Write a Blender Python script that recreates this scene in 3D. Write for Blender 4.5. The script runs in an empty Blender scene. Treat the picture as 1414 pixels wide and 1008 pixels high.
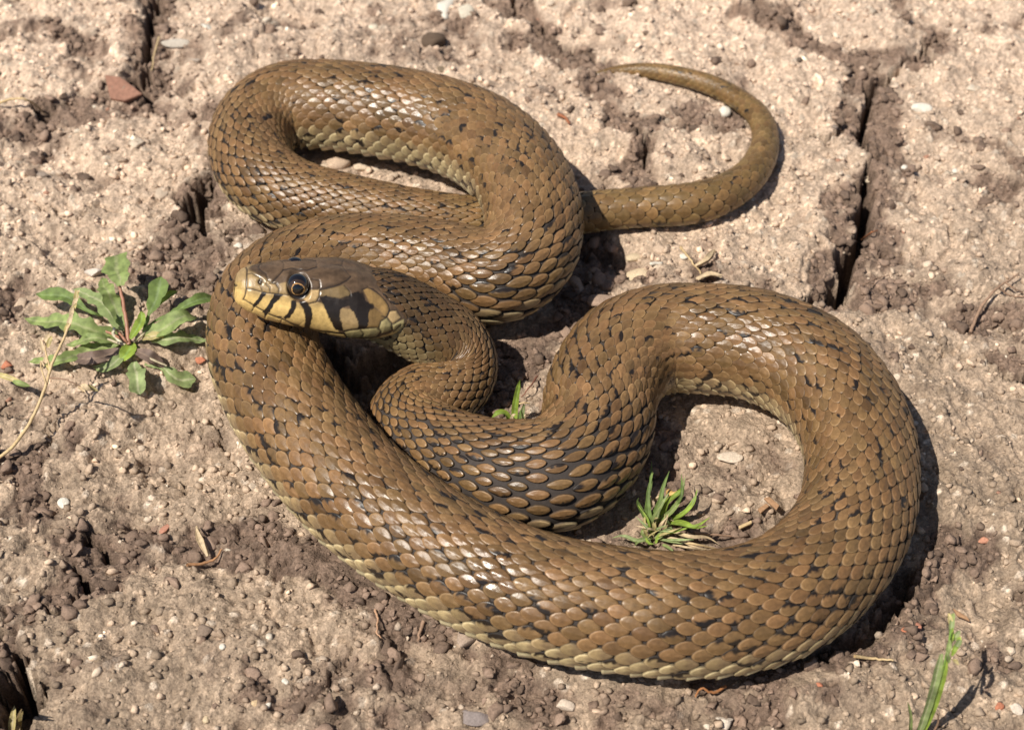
import bpy, math, random
import numpy as np
from mathutils import Vector, Matrix
RNG = np.random.default_rng(7)
random.seed(7)
S = bpy.context.scene
COL = S.collection
# ------------------------------------------------------------------ camera
ELEV = math.radians(46.5); DIST = 0.467; FPX = 2387.0; PW, PH = 1414, 1008
CAM = np.array([0.0, -DIST*math.cos(ELEV), DIST*math.sin(ELEV)])
FWD = -CAM/np.linalg.norm(CAM); RGT = np.array([1.0, 0, 0]); UPV = np.cross(RGT, FWD)
cd = bpy.data.cameras.new('camera'); cam = bpy.data.objects.new('camera', cd); COL.objects.link(cam)
cd.sensor_width = 36; cd.lens = FPX/PW*36; cd.clip_start = 0.01; cd.clip_end = 100
cam.location = CAM; cam.rotation_euler = (math.pi/2-ELEV, 0, 0)
cd.dof.use_dof = True; cd.dof.focus_distance = 0.432; cd.dof.aperture_fstop = 22
S.camera = cam
# ------------------------------------------------------------------ world, sun, exposure
SUN_EL, SUN_AZ = math.radians(58), math.radians(-127)      # azimuth clockwise from +Y (away from camera)
w = bpy.data.worlds.new('World'); S.world = w; w.use_nodes = True
nt = w.node_tree; sky = nt.nodes.new('ShaderNodeTexSky'); sky.sky_type = 'NISHITA'; sky.sun_disc = False
sky.sun_elevation = SUN_EL; sky.sun_rotation = SUN_AZ
bg = nt.nodes['Background']; nt.links.new(sky.outputs[0], bg.inputs[0]); bg.inputs[1].default_value = 0.06
sd = bpy.data.lights.new('sun', 'SUN'); sd.energy = 4.6; sd.angle = math.radians(0.53); sd.color = (1.0, 0.93, 0.83)
sun = bpy.data.objects.new('sun', sd); COL.objects.link(sun)
dirv = Vector((math.sin(SUN_AZ)*math.cos(SUN_EL), math.cos(SUN_AZ)*math.cos(SUN_EL), math.sin(SUN_EL)))
sun.rotation_euler = dirv.to_track_quat('Z', 'Y').to_euler(); sun.location = dirv*2
S.view_settings.view_transform = 'Standard'; S.view_settings.look = 'None'
S.view_settings.exposure = 0.35; S.view_settings.gamma = 1.0; S.view_settings.use_curve_mapping = False
S.cycles.max_bounces = 6

# ------------------------------------------------------------------ helpers
def at(px, py, z=0.0):
    """world point on the horizontal plane z that the photograph shows at (px, py)"""
    d = FWD + RGT*(px-PW/2)/FPX + UPV*(PH/2-py)/FPX
    return CAM + d*((z-CAM[2])/d[2])
def mpp(px, py, z=0.0):
    return float(np.dot(at(px, py, z)-CAM, FWD))/FPX
def proj(P):
    v = P-CAM; d = v@FWD
    return PW/2+FPX*(v@RGT)/d, PH/2-FPX*(v@UPV)/d
def hsh(ix, iy, seed):
    h = (ix.astype(np.int64)*374761393 + iy.astype(np.int64)*668265263 + seed*982451653) & 0xffffffff
    h = ((h ^ (h >> 13))*1274126177) & 0xffffffff
    h = ((h ^ (h >> 16))*2246822519) & 0xffffffff
    return ((h ^ (h >> 15)) & 0xffffff)/float(0xffffff)
def vnoise(x, y, seed=0):
    ix = np.floor(x); iy = np.floor(y); fx = x-ix; fy = y-iy
    def g(ax, ay):
        a = hsh(ax, ay, seed)*6.2831853
        return np.cos(a), np.sin(a)
    u = fx*fx*fx*(fx*(fx*6-15)+10); v = fy*fy*fy*(fy*(fy*6-15)+10)
    r = []
    for dx in (0, 1):
        for dy in (0, 1):
            c, s = g(ix+dx, iy+dy); r.append(c*(fx-dx)+s*(fy-dy))
    return (r[0]*(1-u)*(1-v)+r[2]*u*(1-v)+r[1]*(1-u)*v+r[3]*u*v)*1.5
def fbm(x, y, lam, octv=4, seed=0, gain=0.5):
    s = 0; a = 1; f = 1/lam
    for o in range(octv):
        s = s + a*vnoise(x*f+o*17.3, y*f-o*9.1, seed+o*31); a *= gain; f *= 2.03
    return s
def worley(x, y, lam, seed=0):
    X = x/lam; Y = y/lam; ix = np.floor(X); iy = np.floor(Y)
    f1 = np.full(X.shape, 9.0); f2 = np.full(X.shape, 9.0); cid = np.zeros(X.shape)
    for dx in (-1, 0, 1):
        for dy in (-1, 0, 1):
            cx = ix+dx; cy = iy+dy
            px = cx+hsh(cx, cy, seed); py = cy+hsh(cx, cy, seed+77)
            d = np.hypot(X-px, Y-py); c = hsh(cx, cy, seed+191)
            m = d < f1
            f2 = np.where(m, f1, np.minimum(f2, d)); f1 = np.where(m, d, f1); cid = np.where(m, c, cid)
    return f1, f2, cid
def sstep(a, b, x):
    t = np.clip((x-a)/(b-a), 0, 1); return t*t*(3-2*t)
def mesh_np(name, V, F, mat=None, col=None, smooth=True, parent=None, extra=None):
    """V (n,3), F (m,k) with k = 3 or 4, or a list of such arrays"""
    Fs = F if isinstance(F, list) else [F]
    me = bpy.data.meshes.new(name)
    me.vertices.add(len(V)); me.vertices.foreach_set('co', np.ascontiguousarray(V, dtype=np.float32).ravel())
    nl = sum(f.size for f in Fs); npoly = sum(len(f) for f in Fs)
    me.loops.add(nl); me.polygons.add(npoly)
    me.loops.foreach_set('vertex_index', np.concatenate([f.ravel() for f in Fs]).astype(np.int32))
    tot = np.concatenate([np.full(len(f), f.shape[1]) for f in Fs]).astype(np.int32)
    st = np.concatenate([[0], np.cumsum(tot)[:-1]]).astype(np.int32)
    me.polygons.foreach_set('loop_start', st); me.polygons.foreach_set('loop_total', tot)
    if smooth: me.polygons.foreach_set('use_smooth', np.ones(npoly, dtype=bool))
    me.update(calc_edges=True)
    if col is not None:
        a = me.color_attributes.new('Col', 'FLOAT_COLOR', 'POINT')
        c = np.ones((len(V), 4), dtype=np.float32); c[:, :3] = np.clip(col, 0, 1); a.data.foreach_set('color', c.ravel())
    if extra:
        for k, arr in extra.items():
            a = me.attributes.new(k, 'FLOAT', 'POINT'); a.data.foreach_set('value', np.asarray(arr, dtype=np.float32))
    me.validate()
    o = bpy.data.objects.new(name, me); COL.objects.link(o)
    if mat: me.materials.append(mat)
    if parent: o.parent = parent
    return o
def grid_faces(nu, nv, closed_v=False):
    i = np.arange(nu-1)[:, None]; j = np.arange(nv if closed_v else nv-1)[None, :]
    j2 = (j+1) % nv
    a = i*nv+j; b = i*nv+j2; c = (i+1)*nv+j2; d = (i+1)*nv+j
    return np.stack([a, b, c, d], -1).reshape(-1, 4)
def tag(o, label=None, cat=None, group=None, kind=None):
    if label: o['label'] = label
    if cat: o['category'] = cat
    if group: o['group'] = group
    if kind: o['kind'] = kind
    return o
def nmat(name):
    m = bpy.data.materials.new(name); m.use_nodes = True
    return m, m.node_tree.nodes, m.node_tree.links, m.node_tree.nodes['Principled BSDF']
def mat_plain(name, rgb, rough=0.7, nscale=900, namp=0.35, bump=0.3, bdist=0.0003, attr=False, trans=0.0, spec=0.5):
    m, N, L, P = nmat(name)
    tc = N.new('ShaderNodeTexCoord'); no = N.new('ShaderNodeTexNoise'); no.inputs['Scale'].default_value = nscale
    no.inputs['Detail'].default_value = 5
    L.new(tc.outputs['Object'], no.inputs['Vector'])
    mr = N.new('ShaderNodeMapRange'); mr.inputs['From Min'].default_value = .25; mr.inputs['From Max'].default_value = .75
    mr.inputs['To Min'].default_value = 1-namp; mr.inputs['To Max'].default_value = 1+namp
    L.new(no.outputs['Fac'], mr.inputs['Value'])
    mx = N.new('ShaderNodeVectorMath'); mx.operation = 'SCALE'; L.new(mr.outputs[0], mx.inputs['Scale'])
    if attr:
        at_ = N.new('ShaderNodeAttribute'); at_.attribute_name = 'Col'; L.new(at_.outputs['Color'], mx.inputs[0])
    else: mx.inputs[0].default_value = rgb
    L.new(mx.outputs[0], P.inputs['Base Color']); P.inputs['Roughness'].default_value = rough
    P.inputs['Specular IOR Level'].default_value = spec
    if bump:
        bp = N.new('ShaderNodeBump'); bp.inputs['Strength'].default_value = bump; bp.inputs['Distance'].default_value = bdist
        L.new(no.outputs['Fac'], bp.inputs['Height']); L.new(bp.outputs[0], P.inputs['Normal'])
    if trans:
        tb = N.new('ShaderNodeBsdfTranslucent'); ms = N.new('ShaderNodeMixShader'); ms.inputs[0].default_value = trans
        L.new(mx.outputs[0], tb.inputs[0]); L.new(P.outputs[0], ms.inputs[1]); L.new(tb.outputs[0], ms.inputs[2])
        L.new(ms.outputs[0], N['Material Output'].inputs['Surface'])
    return m
def seg_dist(X, Y, pts, rad):
    """min over the polyline of distance/width-like ratio; rad per point; returns d/r and local r"""
    best = np.full(X.shape, 99.0)
    for (a, b, ra, rb) in zip(pts[:-1], pts[1:], rad[:-1], rad[1:]):
        d = b-a; L2 = max(float(d@d), 1e-12)
        m = (X > min(a[0], b[0])-3*max(ra, rb)) & (X < max(a[0], b[0])+3*max(ra, rb)) & (Y > min(a[1], b[1])-3*max(ra, rb)) & (Y < max(a[1], b[1])+3*max(ra, rb))
        if not m.any(): continue
        x = X[m]; y = Y[m]
        t = np.clip(((x-a[0])*d[0]+(y-a[1])*d[1])/L2, 0, 1)
        q = np.hypot(x-a[0]-t*d[0], y-a[1]-t*d[1])/(ra+(rb-ra)*t)
        best[m] = np.minimum(best[m], q)
    return best

# ------------------------------------------------------------------ centre line of the snake (read off the photograph)
# px, py, half width px, height of the centre px, scale pitch / radius
CL = [(452,410,38,178,.40),(500,430,48,162,.38),(545,446,53,140,.36),(590,453,52,115,.36),(626,476,50,85,.36),(640,510,49,60,.36),
 (618,538,50,52,.36),(585,552,51,51,.38),(562,575,54,53,.42),(580,606,60,58,.46),(635,638,68,66,.50),(705,657,76,74,.52),
 (775,652,79,77,.52),(822,603,77,75,.46),(830,545,77,75,.42),(858,494,76,75,.42),(905,470,74,73,.42),(960,468,75,74,.42),
 (1040,476,76,75,.43),(1118,510,77,76,.43),(1170,570,77,76,.43),(1190,643,77,76,.43),(1172,735,80,79,.44),(1095,815,84,83,.44),
 (985,848,86,85,.45),(855,843,86,85,.46),(725,816,85,84,.46),(600,757,83,82,.46),(493,680,82,81,.46),(413,585,80,79,.46),
 (368,500,77,77,.44),(362,450,74,76,.42),(375,408,70,76,.40),(425,374,66,76,.42),(500,360,64,74,.44),(600,368,64,73,.46),
 (680,383,66,78,.46),(728,350,67,90,.44),(737,300,67,98,.42),(718,245,66,90,.42),(672,200,66,74,.42),(612,174,65,66,.42),
 (540,158,64,63,.42),(460,147,62,61,.42),(395,148,60,59,.42),(355,172,57,56,.42),(345,208,56,55,.42),(362,245,54,53,.42),
 (405,270,50,49,.44),(460,284,47,46,.48),(530,297,44,43,.52),(600,306,40,39,.56),(660,308,36,35,.60),(740,302,31,30,.72),
 (800,295,28,28,.84),(840,290,27,27,.88),(900,286,27,27,.88),(953,282,28,27,.86),(1000,268,26,25,.88),(1038,240,22.5,22,.92),
 (1057,200,18.5,19,.95),(1049,163,16,16,1.0),(1020,138,14.5,14,1.0),(985,119,13.5,13,1.0),(950,108,12.5,12,1.0),(905,99,11,11,1.1),
 (862,98,8.5,8.5,1.1),(830,103,5.5,6,1.2),(816,107,2.5,3,1.2)]
CLa = np.array(CL, dtype=float)
P3, R3 = [], []
for px, py, r, zp, pf in CL:
    z = zp/5110.0
    for _ in range(3): z = zp*mpp(px, py, z)
    P3.append(at(px, py, z)); R3.append(r*mpp(px, py, z))
P3 = np.array(P3); R3 = np.array(R3)
U_PX = 0.0423/233.0                               # metres per photo pixel at the head
hz = 0.0350; Hc = at(432, 408, hz); u_px = mpp(432, 408, hz)
Cv = CAM-Hc; Cv /= np.linalg.norm(Cv)
vr = np.cross(Cv, [0, 0, 1.0]); vr = -vr/np.linalg.norm(vr)      # image right
if vr[0] < 0: vr = -vr
vu = np.cross(Cv, vr); vu = vu if vu[2] > 0 else -vu
til = math.radians(11); yaw = math.radians(9); eh = math.radians(31)
fimg = -math.cos(til)*vr+math.sin(til)*vu; uimg = math.sin(til)*vr+math.cos(til)*vu
Fh = math.cos(yaw)*fimg+math.sin(yaw)*Cv
# side axis and up axis perpendicular to Fh, up has component sin(eh) to the camera
c2 = Cv-Fh*(Cv@Fh); c2 /= np.linalg.norm(c2); u2 = np.cross(c2, Fh); u2 = u2 if u2@uimg > 0 else -u2
Uh = math.cos(eh)*u2+math.sin(eh)*c2; Lh = math.cos(eh)*c2-math.sin(eh)*u2
def hw(a, y, z): return Hc+((108-a)[..., None]*Fh+y[..., None]*Lh+z[..., None]*Uh)*u_px
for k_, (a_, y0_, z0_, rp_) in enumerate([(140, 0, 1, 36), (176, 0, -4, 47), (210, 0, -9, 52)]):
    P3[k_] = hw(np.array([float(a_)]), np.array([float(y0_)]), np.array([float(z0_)]))[0]; R3[k_] = rp_*u_px
print('head/neck', P3[:6], R3[:6])
def catmull(Q, n=24):
    out = []; Qe = np.vstack([2*Q[0]-Q[1], Q, 2*Q[-1]-Q[-2]])
    for i in range(1, len(Qe)-2):
        t = np.linspace(0, 1, n, endpoint=False)[:, None]
        a, b, c, d = Qe[i-1], Qe[i], Qe[i+1], Qe[i+2]
        out.append(.5*((2*b)+(-a+c)*t+(2*a-5*b+4*c-d)*t*t+(-a+3*b-3*c+d)*t**3))
    out.append(Q[-1][None]); return np.vstack(out)
Q = catmull(np.column_stack([P3, R3, CLa[:, 4], np.arange(len(CL))]))
s_ = np.concatenate([[0], np.cumsum(np.linalg.norm(np.diff(Q[:, :3], axis=0), axis=1))])
LEN = s_[-1]; NS = int(LEN/0.0005); ss = np.linspace(0, LEN, NS)
Q = np.column_stack([np.interp(ss, s_, Q[:, k]) for k in range(6)])
def gsm(a, sig):
    k = int(sig*3); g = np.exp(-.5*(np.arange(-k, k+1)/sig)**2); g /= g.sum()
    return np.convolve(np.pad(a, k, mode='reflect', reflect_type='odd'), g, 'valid')
for k in range(5): Q[:, k] = gsm(Q[:, k], 5)
C3, Rr, PF, IDX = Q[:, :3], np.maximum(Q[:, 3], .0002), Q[:, 4]*.87, Q[:, 5]
T = np.gradient(C3, ss, axis=0); T /= np.linalg.norm(T, axis=1)[:, None]
Nn = np.cross(T, [0, 0, 1.0]); Nn /= np.linalg.norm(Nn, axis=1)[:, None]       # to the side
Bn = np.cross(Nn, T)                                                            # up, the back
RO = np.radians(gsm(np.interp(IDX, [0, 22, 25, 31, 34, 37, 39, 43, 45, 53], [0, 0, 14, 14, 6, 0, 10, 12, 0, 0]), 20))[:, None]   # the body lies a little rolled here
Nn, Bn = Nn*np.cos(RO)-Bn*np.sin(RO), Bn*np.cos(RO)+Nn*np.sin(RO)
KN = np.einsum('ij,ij->i', np.gradient(T, ss, axis=0), Nn); KB = np.einsum('ij,ij->i', np.gradient(T, ss, axis=0), Bn)
KN = gsm(KN, 4); KB = gsm(KB, 4)
def fld(s, A):
    if A.ndim == 1: return np.interp(s, ss, A)
    return np.stack([np.interp(s, ss, A[:, k]) for k in range(A.shape[1])], -1)
def rad_shape(th):                     # th from the back line, +-pi at the belly
    a = np.abs(th); return 1-.13*sstep(math.radians(125), math.radians(180), a)
def surf(s, th, h):
    c = fld(s, C3); n = fld(s, Nn); b = fld(s, Bn); r = fld(s, Rr)*rad_shape(th)+h
    return c+(np.sin(th)*r)[..., None]*n+(np.cos(th)*r)[..., None]*b

# ------------------------------------------------------------------ the ground
def poly(pts): return np.array([at(x, y)[:2] for x, y in pts])
DARK = [([(205,-30),(205,60),(195,125),(110,145),(40,165)],34,1),([(150,80),(60,35),(-30,45)],20,.6),([(230,140),(285,165),(290,235)],24,.6),
 ([(272,265),(278,325),(230,395),(300,420)],34,1),([(-20,440),(45,395)],28,.8),([(690,-20),(760,62),(820,112),(880,170),(892,232),(850,245)],27,1),
 ([(1030,10),(1110,60),(1180,92),(1290,80)],24,.9),([(1190,120),(1205,180),(1235,225),(1200,262),(1185,330),(1160,400)],40,1),
 ([(1180,392),(1260,402),(1340,430),(1440,440)],26,1),([(1375,498),(1430,525)],20,1),([(800,300),(840,380),(780,450),(720,470)],42,1),  # last stroke paints the upper coil's shade into the ground as dark soil
 ([(715,500),(700,570)],28,1),([(905,600),(920,700),(930,770)],34,1),([(-20,640),(60,690),(130,740),(150,800),(70,845),(-20,875)],32,1),
 ([(-10,900),(35,960),(45,1030)],28,1),([(150,740),(260,765),(350,745),(410,770),(490,810)],42,.9),
 ([(1350,760),(1280,795),(1190,870),(1060,945),(980,965)],36,1),([(950,735),(1075,722)],30,.7),([(480,800),(570,860),(640,880)],26,.8),
 ([(850,170),(1010,175)],24,.7),([(100,600),(40,640),(-20,660)],26,.7),([(300,880),(330,940),(420,960)],30,.4),([(1240,150),(1330,190),(1400,210)],20,.5),
 ([(700,930),(860,975),(960,1000)],26,.5),([(330,20),(270,70),(250,120)],18,.5),([(1290,60),(1250,20),(1190,-20)],16,.6)]
CRACK_AND_PIT = [([(214,-30),(209,40),(201,76)],[9,8,6],15),([(201,76),(190,110),(207,132)],[5,9,8],11),([(62,152),(48,142),(112,124)],[8,6,4],7),
 ([(288,243),(272,280),(277,326)],[8,15,8],15),([(1290,55),(1250,95),(1204,118),(1191,165),(1203,215),(1196,250),(1201,292),(1181,342),(1166,385),(1130,414)],[3,4,9,9,5,9,14,13,18,10],19),([(1191,165),(1140,190),(1100,180)],[6,4,2],7),([(1181,342),(1240,350),(1300,330)],[4,2,1],4),
 ([(1386,508),(1430,524)],[7,12],12),([(872,184),(888,200),(885,232)],[4,7,4],10),([(842,250),(800,264)],[3,6],6),([(128,736),(152,772)],[9,7],9),
 ([(104,788),(120,820)],[10,8],9),([(-20,862),(22,872)],[13,8],11),([(28,905),(22,960),(28,1040)],[12,24,24],18),([(60,846),(104,826)],[5,4],5),
 ([(780,165),(775,60)],[2,2],2),([(700,-20),(712,15)],[7,4],8),([(742,42),(818,82)],[5,3],4),([(1262,790),(1190,880),(1140,905)],[10,18,10],7),([(600,505),(560,500),(525,525),(470,510),(450,480)],[30,50,60,40,20],13),  # last, wide pit is dug in below the head to darken that gap
 ([(1280,70),(1288,88)],[6,4],6),([(800,340),(850,350)],[10,16],4),([(205,660),(250,655)],[2,3],3),([(40,640),(90,575)],[3,2],3),([(330,650),(300,560)],[3,3],3),
 ([(880,170),(1010,178)],[2,3],2),([(930,300),(1000,296)],[2,3],2),([(1240,500),(1310,470),(1386,508)],[1.5,2,3],2),([(500,880),(450,930),(470,1000)],[2,2.5,2],2.5),([(0,250),(90,300),(200,270)],[2,2,2],2),([(1290,640),(1350,700),(1414,690)],[2,2,2],2)]
footC = C3[::6, :2]; footR = Rr[::6]; footZ = (C3[:, 2]-Rr)[::6]
def ground_fields(X, Y):
    wx = X+.0065*fbm(X, Y, .020, 5, 5); wy = Y+.0065*fbm(X, Y, .020, 5, 55)
    dk = np.zeros(X.shape)
    for pts, rpx, st in DARK:
        p = poly(pts); m = np.array([rpx*mpp(x, y) for x, y in pts])
        dk = np.maximum(dk, st*(1-sstep(.55, 1.35, seg_dist(wx, wy, p, m))))
    nz = fbm(X, Y, .06, 3, 91)
    dk = np.clip(dk + .5*sstep(.42, .8, nz+.35*fbm(X, Y, .013, 3, 92)) + .42*sstep(.0, .6, fbm(X, Y, .022, 5, 93)), 0, 1)
    dk = sstep(.12, .85, dk*(.92+.75*fbm(X, Y, .010, 4, 94)))
    crk = np.zeros(X.shape)
    w2x = X+.0026*fbm(X, Y, .008, 4, 15)+.0008*vnoise(X/.0015, Y/.0015, 16); w2y = Y+.0026*fbm(X, Y, .008, 4, 65)+.0008*vnoise(X/.0015, Y/.0015, 17)
    _, _, j1 = worley(X, Y, .0035, 301); _, _, j2 = worley(X, Y, .0035, 302)
    w2x = w2x+.0022*(j1-.5); w2y = w2y+.0022*(j2-.5); wj = 1+.45*fbm(X, Y, .009, 3, 303)
    for pts, rpx, dep in CRACK_AND_PIT:
        p = poly(pts); m = np.array([1.2*r*mpp(x, y) for r, (x, y) in zip(rpx, pts)])
        crk = np.maximum(crk, dep*.001*(1-sstep(.45, 1.05, seg_dist(w2x, w2y, p, m)*wj)))
    h = .0032*fbm(X, Y, .075, 2, 1)+.0022*fbm(X, Y, .02, 4, 2)
    # flakes of the dried crust: plates standing a little above each other
    f1, f2, cid = worley(wx, wy, .03, 8); h += .0036*(cid-.5)*sstep(.02, .12, f2-f1)
    crust = .0009*fbm(X, Y, .009, 5, 3, .62)-.0012*sstep(.25, .7, fbm(X, Y, .011, 4, 13))*sstep(-.2, .4, vnoise(X/.03, Y/.03, 14))
    g1, g2, c1 = worley(X, Y, .0022, 21); g3, _, c3 = worley(X, Y, .0011, 22)
    grains = .00062*np.sqrt(np.clip(1-(g1/.62)**2, 0, 1))*sstep(.45, .7, c1)+.00036*np.sqrt(np.clip(1-(g3/.65)**2, 0, 1))*(c3 > .35)
    a1, a2, ca = worley(wx, wy, .0075, 31); b1, b2, cb = worley(wx, wy, .0036, 32)
    lump = .0012*fbm(X, Y, .012, 4, 34)+.0034*np.sqrt(np.clip(1-(a1/.75)**2, 0, 1))*(.3+.7*ca)+.0015*np.sqrt(np.clip(1-(b1/.7)**2, 0, 1))*(.3+.7*cb)-.0032+.0008*fbm(X, Y, .002, 2, 33)
    h = h+(1-dk)*(crust+grains)+dk*(lump+.6*grains)
    # under and beside the body the soil is pressed down to the level the belly lies on
    d = np.full(X.shape, 9.0)
    sel = (np.abs(X) < .25) & (Y > -.2) & (Y < .26)
    if sel.any():
        xs, ys = X[sel], Y[sel]; dd = np.full(xs.shape, 9.0)
        for c, r, z in zip(footC, footR, footZ):
            if z > .012: continue
            near = (np.abs(xs-c[0]) < .03) & (np.abs(ys-c[1]) < .03)
            dd[near] = np.minimum(dd[near], np.hypot(xs[near]-c[0], ys[near]-c[1])/r)
        d[sel] = dd
    k = 1-sstep(.55, 1.5, d)
    h = h*(1-k)+(np.minimum(h, .0004)*.45-.0006)*k
    h = h-crk*(.35+.65*(1-k))
    return h, dk, crk, (c1, g1, c3, g3, ca, cb)
def spaced(lo, hi, n, grow=1.22, m=30):
    c = np.linspace(lo, hi, n); st = c[1]-c[0]
    e = np.cumsum(st*grow**np.arange(1, m+1))
    return np.concatenate([lo-e[::-1], c, hi+e])
gx = spaced(-.190, .190, 830, 1.35, 20); gy = spaced(-.123, .196, 720, 1.35, 20)
GX, GY = np.meshgrid(gx, gy, indexing='ij')
H, DK, CRK, GR = ground_fields(GX, GY)
def hgt(x, y):
    i = int(np.clip(np.searchsorted(gx, x)-1, 0, len(gx)-2)); j = int(np.clip(np.searchsorted(gy, y)-1, 0, len(gy)-2))
    return float(H[i:i+2, j:j+2].mean())
def hgt_v(x, y):
    i = np.clip(np.searchsorted(gx, x)-1, 0, len(gx)-2); j = np.clip(np.searchsorted(gy, y)-1, 0, len(gy)-2)
    return (H[i, j]+H[i+1, j]+H[i, j+1]+H[i+1, j+1])/4
c1, g1, c3, g3, ca, cb = GR
crustC = np.array([.505, .385, .290]); soilC = np.array([.165, .115, .085])
tone = np.clip(.5+.5*fbm(GX, GY, .09, 3, 200)+.25*fbm(GX, GY, .012, 3, 201), 0, 1)
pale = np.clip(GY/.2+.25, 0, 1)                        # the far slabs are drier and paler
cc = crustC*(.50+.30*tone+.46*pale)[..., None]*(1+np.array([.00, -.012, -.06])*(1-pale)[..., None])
gsel = (c1 > .93) & (g1 < .45); gray = (c3 > .80) & (g3 < .5)
cc = np.where((g3 < .55)[..., None], cc*(.80+.42*c3)[..., None], cc*.88)
cc = cc*(1+.24*fbm(GX, GY, .006, 4, 203))[..., None]
cc[gray & (c3 > .93)] = cc[gray & (c3 > .93)]*1.25
cc[gsel] = np.array([.60, .49, .38])*(.7+.5*c3[gsel])[:, None]
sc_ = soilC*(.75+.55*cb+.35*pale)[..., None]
sc_ = sc_*(1+.2*fbm(GX, GY, .003, 2, 205))[..., None]
dkm = np.clip(DK*1.05, 0, 1)[..., None]
gc = cc*(1-dkm)+sc_*dkm
gc = gc*(1-.45*sstep(.001, .006, CRK))[..., None]
gm, N, L, Pn = nmat('dry_soil')
atn = N.new('ShaderNodeAttribute'); atn.attribute_name = 'Col'
tc = N.new('ShaderNodeTexCoord')
n1 = N.new('ShaderNodeTexNoise'); n1.inputs['Scale'].default_value = 1600; n1.inputs['Detail'].default_value = 4; n1.inputs['Roughness'].default_value = .7
v1 = N.new('ShaderNodeTexVoronoi'); v1.inputs['Scale'].default_value = 1500
L.new(tc.outputs['Object'], n1.inputs['Vector']); L.new(tc.outputs['Object'], v1.inputs['Vector'])
mr = N.new('ShaderNodeMapRange'); mr.inputs['From Min'].default_value = .3; mr.inputs['From Max'].default_value = .7; mr.inputs['To Min'].default_value = .68; mr.inputs['To Max'].default_value = 1.32
L.new(n1.outputs['Fac'], mr.inputs['Value'])
sp = N.new('ShaderNodeSeparateColor'); L.new(v1.outputs['Color'], sp.inputs[0])
mr2 = N.new('ShaderNodeMapRange'); mr2.inputs['To Min'].default_value = .82; mr2.inputs['To Max'].default_value = 1.2; L.new(sp.outputs[0], mr2.inputs['Value'])
mu = N.new('ShaderNodeMath'); mu.operation = 'MULTIPLY'; L.new(mr.outputs[0], mu.inputs[0]); L.new(mr2.outputs[0], mu.inputs[1])
vs = N.new('ShaderNodeVectorMath'); vs.operation = 'SCALE'; L.new(atn.outputs['Color'], vs.inputs[0]); L.new(mu.outputs[0], vs.inputs['Scale'])
L.new(vs.outputs[0], Pn.inputs['Base Color']); Pn.inputs['Roughness'].default_value = .95; Pn.inputs['Specular IOR Level'].default_value = .15
bp1 = N.new('ShaderNodeBump'); bp1.inputs['Strength'].default_value = .8; bp1.inputs['Distance'].default_value = .0006; L.new(n1.outputs['Fac'], bp1.inputs['Height'])
bp2 = N.new('ShaderNodeBump'); bp2.inputs['Strength'].default_value = .6; bp2.inputs['Distance'].default_value = .00025; bp2.invert = True
L.new(v1.outputs['Distance'], bp2.inputs['Height']); L.new(bp1.outputs[0], bp2.inputs['Normal']); L.new(bp2.outputs[0], Pn.inputs['Normal'])
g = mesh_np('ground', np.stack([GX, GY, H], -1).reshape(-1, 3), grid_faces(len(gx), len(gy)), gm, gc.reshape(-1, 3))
tag(g, 'cracked dry clay ground with pale crust and dark crumbly soil in the cracks', kind='structure')

# ------------------------------------------------------------------ snake: skin, scales, head in one mesh
VV, FF4, CC = [], [], []; nv = 0
MAT_ = []
def addm(V, F, C, dull=None):
    global nv
    MAT_.append(np.zeros(len(V)) if dull is None else dull.ravel())
    VV.append(V); FF4.append(F+nv); CC.append(C); nv += len(V)
SKIN = np.array([.042, .033, .028]); SC = np.array([.184, .099, .042]); CREAM = np.array([.58, .50, .30]); BLK = np.array([.017, .012, .009])
# pitch counting
nsc = np.concatenate([[0], np.cumsum(.5*(1/(PF*Rr)[1:]+1/(PF*Rr)[:-1])*np.diff(ss))])
print('scale columns', nsc[-1], 'length', LEN)
TAILI = 53.0
s_tail = float(np.interp(TAILI, IDX, ss))
# base tube with belly plates
NT = 60; st_t = np.arange(0, NS, 1)
th = np.linspace(-math.pi, math.pi, NT, endpoint=False)
Sg, Tg = np.meshgrid(ss[st_t], th, indexing='ij')
ph = np.interp(Sg, ss, nsc); fr = ph-np.floor(ph)
vent = sstep(math.radians(115), math.radians(120), np.abs(Tg)); rg = fld(Sg, Rr)
hh = -.0004*(1-vent)+vent*(.0010*(fr**1.2)*(fr < .93)-.0003)*rg/.014
V = surf(Sg, Tg, hh*np.minimum(1, rg/.006))
rowid = np.floor(ph)
blk = hsh(rowid, np.floor(np.abs(Tg)*3.2), 71) > .62
brn = (sstep(.62, .25, fr)*(1-sstep(math.radians(132), math.radians(150), np.abs(Tg))))[..., None]
vc = CREAM*(.85+.2*hsh(rowid, rowid*0, 3))[..., None]
vc = vc*(1-.8*brn)+np.array([.21, .145, .085])*.8*brn
blk = blk & ((np.abs(Tg) > 2.35) | ((hsh(rowid, rowid*0, 19) < .3) & (fr < .45)))
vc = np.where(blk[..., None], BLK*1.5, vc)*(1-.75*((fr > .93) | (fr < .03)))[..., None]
tube_c = SKIN*(1-vent[..., None])+vc*vent[..., None]
addm(V.reshape(-1, 3), grid_faces(len(st_t), NT, True), tube_c.reshape(-1, 3), 1-vent)
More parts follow.
